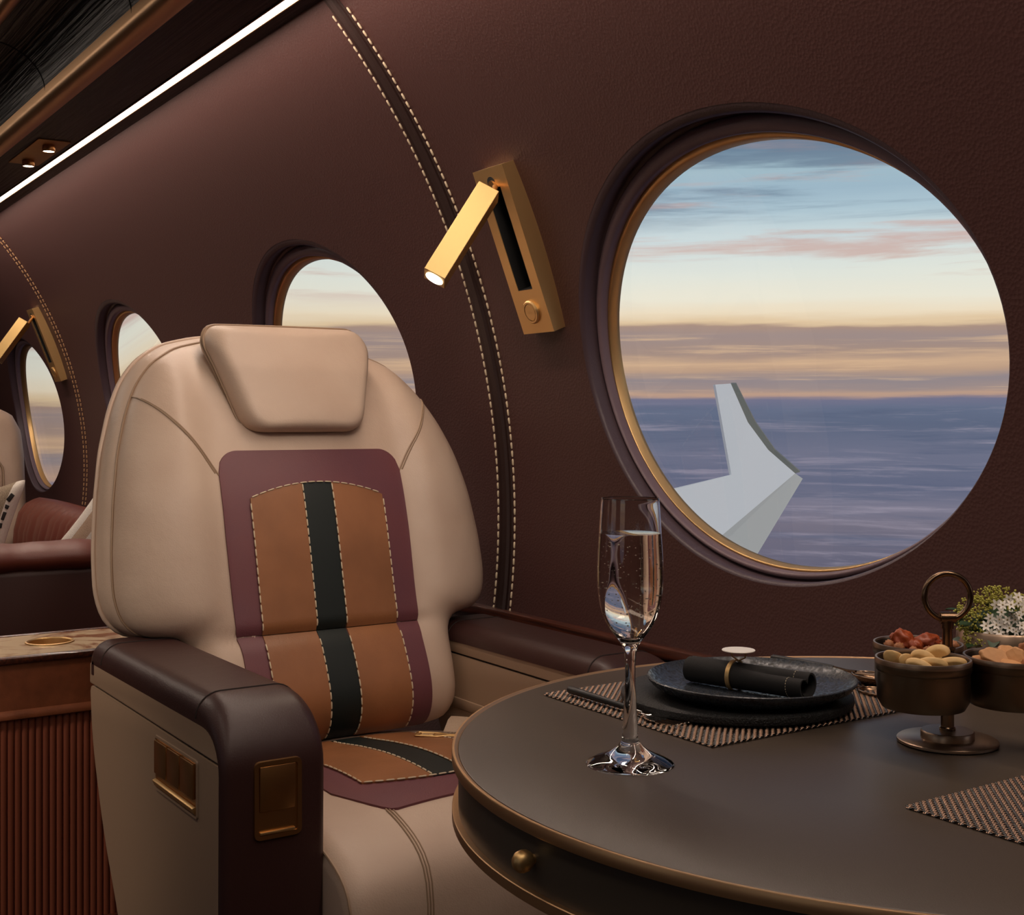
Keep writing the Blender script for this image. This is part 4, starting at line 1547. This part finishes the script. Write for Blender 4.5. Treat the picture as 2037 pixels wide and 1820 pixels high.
    L0 = 'pale curled slice of dried fruit in the front bowl, at its left end'
    blob('fruit_slice', at(bowls[0], -.024, .004, -.0002), (.0085, .007, .0075), M['nut_pale'], L0, 'dried fruit', G_, (0.3, .2, .6), 'curl')
    blob('fruit_slice', at(bowls[0], -.015, .000, -.0022), (.0085, .006, .007), M['nut_pale'], 'pale folded fruit slice beside the curled one at the left of the front bowl', 'dried fruit', G_, (.4, .5, 1.9), 'curl')
    for r, f, z, s, ro, lb in (
            (.014, .008, .0015, (.0125, .0095, .0085), (.2, -.5, .3), 'pale fruit wedge leaning highest at the right of the front bowl, beside the pole'),
            (.001, .002, -.0010, (.0110, .0085, .0085), (.3, .3, .5), 'pale fruit wedge standing in the middle of the front bowl'),
            (.005, -.010, -.0030, (.0125, .0085, .0070), (.5, .1, .9), 'pale fruit wedge lying just in front of the middle one in the front bowl'),
            (.022, -.006, -.0030, (.0125, .0080, .0060), (.4, -.1, .8), 'flat pale fruit wedge against the right rim of the front bowl'),
            (-.007, -.013, -.0045, (.012, .009, .007), (.3, .3, .5), 'pale fruit wedge pressed against the near rim of the front bowl'),
            (.014, .020, -.0060, (.012, .009, .007), (.6, .1, 1.5), 'pale fruit wedge low at the back right of the front bowl'),
            (-.004, .014, -.008, (.013, .010, .008), (.1, .1, .3), 'pale fruit wedge low at the back of the front bowl, behind the middle one')):
        blob('fruit_wedge', at(bowls[0], r, f, z), s, M['nut_pale'], lb, 'dried fruit', G_, ro, 'wedge')
    G2 = 'roasted red chunks in the back bowl'
    for r, f, z, s, ro, lb in (
            (-.014, -.002, .0025, (.0105, .0075, .0085), (.3, .6, .4), 'leftmost roasted red chunk standing in the back bowl'),
            (.006, -.004, .0015, (.0125, .0085, .0078), (.2, -.3, 1.1), 'large orange-red roasted chunk in the middle of the back bowl'),
            (.014, .002, .0000, (.009, .008, .0065), (.5, .2, 2.1), 'roasted chunk touching the large one on the pole side of the back bowl'),
            (-.006, -.012, -.002, (.008, .006, .0065), (.1, .8, .2), 'small roasted chunk at the near rim between the two tall chunks')):
        blob('roasted_chunk', at(bowls[1], r, f, z), s, M['nut_red'], lb, 'snack', G2, ro, 'chunk')
    L3 = 'small brown nut in the back bowl among the red chunks'
    for r, f, z in ((-.027, -.004, -.0025), (-.021, -.014, -.003), (-.018, .010, -.004), (-.001, .014, -.004), (.020, -.010, -.0025), (.026, .004, -.003), (.018, .016, -.004), (.002, -.022, -.005), (-.010, -.022, -.005), (.030, -.006, -.003)):
        blob('nut', at(bowls[1], r, f, z), (.0058, .0048, .0046), M['nut_brown'], L3, 'nut', 'small nuts in the back bowl', (rnd.random() * 3, rnd.random() * 3, rnd.random() * 3), 'nut')
    for r, f, z, s, ro, lb in (
            (-.016, -.004, .0005, (.0135, .0075, .0060), (.9, .2, .9), 'long pale biscuit standing on edge at the left of the right bowl'),
            (-.001, -.008, .0000, (.0080, .0095, .0060), (1.2, .3, .2), 'upright tan biscuit just left of the walnuts'),
            (-.026, .000, -.004, (.009, .008, .005), (.2, .1, .3), 'small biscuit tucked at the left rim of the right bowl'),
            (.002, .008, -.001, (.012, .009, .006), (.5, .5, .5), 'pale biscuit leaning behind the upright one in the right bowl'),
            (-.010, .012, -.004, (.012, .009, .006), (.3, .1, .5), 'pale biscuit low at the back left of the right bowl'),
            (-.006, -.018, -.005, (.012, .008, .005), (.1, .2, .1), 'flat biscuit low at the near rim of the right bowl')):
        blob('biscuit', at(bowls[2], r, f, z), s, M['nut_cookie'], lb, 'biscuit', 'biscuits in the right bowl', ro, 'biscuit')
    for r, f, z, s, lb in (
            (.0120, .002, .0025, .0090, 'topmost knobbly walnut of the right bowl'),
            (.0165, -.012, -.0015, .0080, 'walnut in front of the topmost one, near the image edge'),
            (.0270, .002, -.001, .0085, 'walnut at the far right of the right bowl, cut by the image edge'),
            (.016, .016, -.003, .008, 'walnut hidden low behind the topmost one'),
            (.006, -.020, -.004, .0070, 'small walnut at the near rim of the right bowl')):
        blob('walnut', at(bowls[2], r, f, z), (s, s * .85, s * .85), M['nut_brown'], lb, 'nut', 'walnuts in the right bowl', (rnd.random() * 3, rnd.random() * 3, rnd.random() * 3), 'chunk')


snack_stand()


# ------------------------------------------------------------------ potted flowers
def flowers():
    c = Vector((-0.800, 1.140, 0.72))
    t = thing('potted_flowers', 'satin bronze pot of small white star flowers and yellow-green buds behind the snack stand', 'flower pot', tuple(c))
    G().lathe([(0.0001, 0.0), (.032, 0.0), (.040, .004), (.046, .020), (.048, .045), (.0465, .066), (.045, .068), (.0435, .064), (.0435, .050), (.0001, .050)], tuple(c), 64).build('pot', M['bronze'], t)
    ur = Vector((math.sin(rad(33.7)), math.cos(rad(33.7)), 0)); fw = Vector((-math.cos(rad(33.7)), math.sin(rad(33.7)), 0)); up = Vector((0, 0, 1))
    rnd = random.Random(5)
    cc = c + up * 0.062
    # leaves
    g = G()
    for i in range(70):
        a = rnd.uniform(0, 2 * pi); rr = rnd.uniform(.01, .050); h = rnd.uniform(-.008, .028)
        p = cc + Vector((rr * math.cos(a), rr * math.sin(a), h))
        d = Vector((math.cos(a), math.sin(a), rnd.uniform(-.6, .5))).normalized(); s = d.cross(up).normalized(); n = s.cross(d)
        l, w = rnd.uniform(.014, .022), rnd.uniform(.005, .008)
        rows = []
        for k in range(7):
            u = k / 6; ww = w * math.sin(pi * min(1, u * .9 + .08)) ** .8
            q = p + d * (l * u) - up * (.006 * u * u)
            rows.append([q - s * ww + n * .0015, q, q + s * ww + n * .0015])
        g.grid(rows)
    g.ball(tuple(cc + up * .002), .036, 24, 16, (1, 1, .72))
    g.build('leaves', M['leaf'], t, recalc=False)
    # bud heads
    g = G()
    heads = [(-.042, -.006, .020, .017), (-.030, .000, .032, .018), (-.012, .006, .044, .018), (.000, .006, .046, .016), (-.034, -.018, -.002, .014), (-.026, -.024, -.006, .012), (.018, .010, .036, .015), (-.012, -.034, -.004, .010), (.014, -.036, -.010, .009), (.032, .002, .036, .014), (.012, -.01, .030, .014), (.036, -.006, .022, .014)]
    for r, f, z, s in heads:
        q = cc + ur * r + fw * f + up * (z * 0.80)
        for i in range(190):
            v = Vector((rnd.gauss(0, 1), rnd.gauss(0, 1), rnd.gauss(0, 1))).normalized() * s * rnd.uniform(.75, 1.03)
            v.z *= .75
            g.ball(tuple(q + v), rnd.uniform(.0008, .0014), 6, 5)
    b = g.build('buds', M['bud'], t, angle=180); b['kind'] = 'stuff'
    # star flowers: one mesh, many copies as parts
    pg = G()
    for k in range(6):
        a = 2 * pi * k / 6
        d = Vector((math.cos(a), math.sin(a), 0.25)).normalized(); s = Vector((-math.sin(a), math.cos(a), 0))
        rows = []
        for j in range(6):
            u = j / 5; w = .00135 * math.sin(pi * (u * .88 + .10)) ** .7
            q = d * (.0056 * u + .0005) + Vector((0, 0, -.0012 * u * u))
            rows.append([q - s * w, q + Vector((0, 0, -.0003)), q + s * w])
        pg.grid(rows)
    pg.cur = 1; pg.ball((0, 0, .0006), .0009, 6, 5)
    ORI['_f'] = Vector((0, 0, 0))
    me = None
    spots = []
    for i in range(84):
        for _ in range(60):
            r = rnd.uniform(-.032, .046); z = rnd.uniform(-.018, .046)
            if ((r - .010) / .040) ** 2 + ((z - .013) / .031) ** 2 > 1: continue
            if all((r - a) ** 2 + (z - b) ** 2 > .0050 ** 2 for a, b in spots): spots.append((r, z)); break
    for i, (r, z) in enumerate(spots):
        bulge = .040 * math.sqrt(max(0.0, 1 - ((r - .010) / .052) ** 2 - ((z - .006) / .05) ** 2)) + .004
        p = cc + ur * r - fw * bulge + up * z - c
        if me is None:
            o = pg.build('flower', [M['petal'], M['centre']], None, loc=(0, 0, 0), recalc=False); me = o.data
        else:
            o = bpy.data.objects.new('flower', me); COL.objects.link(o)
        o.parent = t; o.location = p
        nrm = (-fw * 1.0 + ur * rnd.uniform(-.6, .6) + up * rnd.uniform(-.1, .9)).normalized()
        o.rotation_euler = nrm.to_track_quat('Z', 'Y').to_euler()
        k = rnd.uniform(.8, 1.1); o.scale = (k, k, k)


flowers()


# ------------------------------------------------------------------ fluted side console
def console():
    X0, X1 = -2.785, -2.530      # far / near
    Y0, Y1 = 0.400, 0.955
    r = (X1 - X0) / 2
    cx = (X0 + X1) / 2

    def stad(off, n=24):
        P = []
        R = r + off
        for i in range(n + 1):
            a = -pi + pi * i / n
            P.append((cx + R * math.cos(a), Y0 + r + R * math.sin(a)))
        for i in range(n + 1):
            a = pi * i / n
            P.append((cx + R * math.cos(a), Y1 - r + R * math.sin(a)))
        return P
    t = thing('side_console', 'fluted walnut side console with marble top and brass cup holder behind the seat arm', 'side table', (cx, (Y0 + Y1) / 2, 0))

    def ring(off, z): return [(x, y, z) for x, y in stad(off)]
    # top with a round hole for the cup holder
    hc = (-2.668, 0.648); hr = 0.044
    g = G()
    outer = resample([(x, y) for x, y in stad(-0.006)], 120)
    import math as _m
    outer = sorted(outer, key=lambda p: _m.atan2(p.y - hc[1], p.x - hc[0]))
    rows = []
    for k in range(6):
        u = k / 5
        rows.append([((1 - u) * (hc[0] + hr * _m.cos(_m.atan2(p.y - hc[1], p.x - hc[0]))) + u * p.x, (1 - u) * (hc[1] + hr * _m.sin(_m.atan2(p.y - hc[1], p.x - hc[0]))) + u * p.y, 0.5505) for p in outer])
    g.grid(rows, closed_u=True)
    g.build('marble_top', M['marble'], t, recalc=False)
    g = G(); g.grid([ring(-.0065, .5490), ring(-.006, .5515), ring(-.003, .5530), ring(.003, .5530), ring(.007, .550), ring(.008, .545), ring(.006, .540), ring(.0, .538)], closed_u=True)
    g.build('top_edge', M['wood_red'], t)
    g = G(); g.grid([ring(.000, .540), ring(.000, .450), ring(.004, .446), ring(.007, .440), ring(.006, .434), ring(.0, .431), ring(-.01, .431)], closed_u=True)
    g.build('leather_band', M['suede'], t)
    # cup holder
    G().lathe([(hr + .0035, .0), (hr + .003, .0022), (hr, .003), (hr - .002, .001), (hr - .003, -.010), (hr - .004, -.050), (.0001, -.050)], (hc[0], hc[1], .5508), 48).build('cup_holder', M['brass'], t)
    # reeding: scalloped wall
    g = G()
    base = resample([(x, y) for x, y in stad(-0.008)], 1)
    L = 2 * pi * (r - .008) + 2 * (Y1 - Y0 - 2 * r)
    nfl = int(L / 0.0128)
    m = 10
    P = resample([(x, y) for x, y in stad(-0.008, 60)], nfl * m)
    n = len(P)
    def wall(z):
        out = []
        for i, p in enumerate(P):
            tn = (P[(i + 1) % n] - P[i - 1]).normalized(); nn = Vector((tn.y, -tn.x))
            f = (i % m) / m
            b = 0.0050 * math.sqrt(max(0, 1 - (2 * f - 1) ** 2))
            q = p + nn * b
            out.append((q.x, q.y, z))
        return out
    g.grid([wall(0.02), wall(0.2), wall(0.434)], closed_u=True)
    g.build('fluted_body', M['flute_wood'], t, angle=60)
    g = G(); g.grid([ring(.004, 0.0), ring(.004, .022), ring(-.008, .024)], closed_u=True); g.build('plinth', M['wood_red'], t)


console()


# ------------------------------------------------------------------ sofa behind, cushions, far seat
def sofa():
    t = thing('sofa', 'russet brown leather sofa with pleated back along the wall behind the console', 'sofa', (-4.3, 1.0, 0))
    # near arm: rolled top over a dark face
    def roll(s):
        pr = []
        for i in range(20):
            a = 2 * pi * i / 20
            pr.append((math.cos(a), math.sin(a)))
        return pr
    rows = []
    N = 40
    for k in range(N + 1):
        y = lerp(0.42, 1.37, k / N)
        wob = 0.004 * math.sin(y * 31) + 0.003 * math.sin(y * 57 + 1)
        e = min(1, min(k, N - k) / 3); e = math.sqrt(max(0.02, 1 - (1 - e) ** 2))
        rows.append([(-3.375 + (0.082 + wob) * e * c, y, 0.652 + (0.040 + wob * .5) * e * s) for c, s in roll(0)])
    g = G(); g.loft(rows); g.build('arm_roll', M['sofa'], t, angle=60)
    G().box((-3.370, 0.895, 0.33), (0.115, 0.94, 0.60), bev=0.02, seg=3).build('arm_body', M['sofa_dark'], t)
    # pleated back
    rows = []
    for k in range(181):
        X = lerp(-3.47, -5.56, k / 180)
        pl = (0.010 + 0.003 * math.sin(k * .37)) * abs(math.sin(k * pi / 7.2 + 0.5 * math.sin(k * .11))) ** .7
        top = 0.680 - 0.004 * math.sin(X * 5)
        sec = [(1.205 - pl, 0.36), (1.200 - pl, 0.45), (1.205 - pl * 1.3, 0.55), (1.220 - pl * 1.2, 0.62), (1.245 - pl * .8, 0.658), (1.272, top - .008), (1.298, top), (1.325, top - .005), (1.350, 0.66), (1.350, 0.36)]
        rows.append([(X + 0.022 * (z - .36) / .33 * 2, y, z) for y, z in sec])
    g = G(); g.loft(rows); g.build('back_cushion', M['sofa'], t, angle=60)
    # seat
    rows = []
    for y, z in ((0.46, 0.10), (0.45, 0.30), (0.455, 0.38), (0.48, 0.425), (0.55, 0.445), (1.10, 0.450), (1.22, 0.44)):
        rows.append([(lerp(-3.44, -5.3, i / 12), y, z) for i in range(13)])
    g = G(); g.grid(rows); g.build('seat', M['sofa'], t)


sofa()


def cushion(name, c, w, h, th, rot, label, mats, bands, skew=(0, 0)):
    """pillow with coloured bands as child meshes; built flat in local XZ, bulging along Y"""
    root = bpy.data.objects.new(name, None); COL.objects.link(root)
    root.location = c; root.rotation_euler = rot; ORI[root.name] = Vector((0, 0, 0))
    tag(root, label, 'cushion')
    n = 24

    def P(u, v, side):
        x, z = u * 2 - 1, v * 2 - 1
        pinch = 1 - 0.07 * (1 - abs(x) ** 2) * 0 - 0.06 * (abs(x) ** 2 * (1 - z * z) * 0)
        b = (max(0, 1 - x ** 4) * max(0, 1 - z ** 4)) ** 0.55
        kx = 1 - 0.05 * (1 - z * z) * abs(x) - 0.05 * x * x * z ** 8; kz = 1 - 0.05 * (1 - x * x) * abs(z) - 0.05 * z * z * x ** 8
        px_, pz_ = x * w / 2 * kx, z * h / 2 * kz
        return (px_ + skew[0] * pz_, side * th / 2 * b, pz_ + skew[1] * px_)
    for i, (u0, u1, mt, nm) in enumerate(bands):
        g = G()
        for side in (-1, 1):
            g.grid([[P(lerp(u0, u1, a / 8), v / n, side) for a in range(9)] for v in range(n + 1)])
        g.build(nm, M[mt], root, angle=70)
    return root


cushion('striped_cushion', (-3.615, 1.055, 0.655), 0.26, 0.26, 0.08, (0, rad(37), rad(56.3)), 'white cushion with a beige stripe leaning on the sofa behind the seat back', None,
        [(0, .11, 'pillow_white', 'cover'), (.11, .25, 'pillow_beige', 'stripe'), (.25, .60, 'pillow_white', 'cover'), (.60, .74, 'pillow_beige', 'stripe'), (.74, 1, 'pillow_white', 'cover')])
wc = cushion('woven_cushion', (-4.275, 0.7975, 0.648), 0.27, 0.27, 0.09, (0, 0, rad(56.3)), 'oatmeal woven cushion with white edge and black marks by the far seat', None,
             [(0, .50, 'pillow_white', 'cover'), (.50, .525, 'pillow_black', 'trim_line'), (.525, .88, 'pillow_weave', 'woven_field'), (.88, 1, 'pillow_white', 'edge_band')], (0.34, 0.30))


def cushion_marks():
    for z in (0.080, 0.052, 0.024, -0.006, -0.036):
        x = 0.118 - 0.012 * (1 - (z / 0.135) ** 2)
        g = G(); g.box((x + 0.34 * z, -0.031, z + 0.30 * x), (0.013, 0.006, 0.020 + 0.008 * math.sin(z * 90)), Matrix.Rotation(rad(14 + 300 * z), 3, 'Y'), bev=0.001)
        g.build('edge_mark', M['pillow_black'], wc)


cushion_marks()


def far_seat():
    t = thing('lounge_chair.001', 'distant beige leather seat cut off by the left image edge, under the far lamp', 'chair', (-5.85, 0.95, 0))
    half = [(0.0, .44), (.24, .44), (.275, .48), (.285, .6), (.285, .85), (.275, .96), (.24, 1.03), (.17, 1.065), (.0, 1.075)]
    full = half + [(-a, b) for a, b in half[-2:0:-1]]
    o = [(1.005 + p.x, p.y) for p in resample(full, 96)]
    g = pad_shape(o, lambda y, z: -5.62 - (z - .44) * .16, 0.16, 0.07); g.build('backrest', M['beige'], t, angle=60)
    hf = [(0.0, .50), (.16, .50), (.18, .55), (.18, .80), (.155, .845), (0, .85)]
    o2 = [(1.005 + p.x, p.y) for p in resample(hf + [(-a, b) for a, b in hf[-2:0:-1]], 80)]
    g = pad_shape(o2, lambda y, z: -5.602 - (z - .44) * .16, 0.04, 0.02); g.build('back_inset', M['beige'], t, angle=60)
    g = G(); g.tube([(-5.604 - (z - .44) * .16, y, z) for y, z in o2], 0.004, 6, closed=True); g.build('piping', M['beige_line'], t)
    G().box((-5.74, 0.94, 0.36), (0.46, 0.42, 0.16), bev=0.04, seg=4).build('seat', M['beige'], t)
    for y in (0.64, 1.262):
        G().box((-5.87, y, 0.25), (0.50, 0.10, 0.50), bev=0.03, seg=3).build('armrest', M['brown'], t)
    G().box((-5.80, 0.955, 0.14), (0.40, 0.44, 0.28), bev=0.01).build('base', M['panel'], t)


far_seat()


# ------------------------------------------------------------------ aircraft wing outside
def wing_out():
    t = thing('aircraft_wing', 'white aircraft wing tip with upturned winglet outside the large window', 'wing', (-6.6, 6.3, 0.5))
    R_ = Vector((math.sin(rad(33.7)), math.cos(rad(33.7)), 0)); F_ = Vector((-math.cos(rad(33.7)), math.sin(rad(33.7)), 0))
    dn = F_ * 0.16

    def slab(pts, name, mat, th=0.10):
        P = [Vector(p) for p in pts]
        n = len(P)
        nr = (P[1] - P[0]).cross(P[2] - P[0]).normalized()
        if nr.dot(F_) < 0: nr = -nr
        g = G(); g.loft([P, [p + nr * th for p in P]])
        g.build(name, mat, t, smooth=False)
    # winglet blade, leading edge, upper and lower wing skins (metres, outboard of the cabin)
    A = (-6.686, 6.195, 1.261); B = (-6.625, 6.287, 1.268); C1 = (-6.560, 6.390, 0.993); D1 = (-6.478, 6.510, 0.796); E1 = (-6.372, 6.668, 0.630)
    H = (-6.623, 6.291, 0.618)
    B2 = (-6.600, 6.312, 1.268); C2 = (-6.525, 6.430, 0.993); D2 = (-6.448, 6.545, 0.796); E2 = (-6.350, 6.695, 0.640)
    slab([A, B, C1, D1, E1, H], 'winglet', M['wing'])
    slab([B, B2, C2, D2, E2, E1, D1, C1], 'winglet_edge', M['wing_edge'], 0.08)
    I1 = (-6.87, 5.919, 0.511); K = (-7.35, 5.20, 0.30); Lw = (-7.05, 5.66, -0.55); J = (-6.672, 6.216, 0.171)
    E3 = (-6.341, 6.712, 0.593); Q = (-6.524, 6.439, 0.046); Q2 = (-6.75, 6.12, -0.55)
    slab([H, E1, J, Lw, K, I1], 'upper_skin', M['wing'], 0.05)
    M['wing2'] = plain('pale_grey_wing_underside', (182, 190, 190), 0.45)
    slab([E1, E3, Q, Q2, Lw, J], 'lower_skin', M['wing2'], 0.05)


wing_out()
for v in COL.objects:
    if v.type == 'MESH' and v.parent is None and 'kind' not in v and 'category' not in v: print('UNTAGGED', v.name)
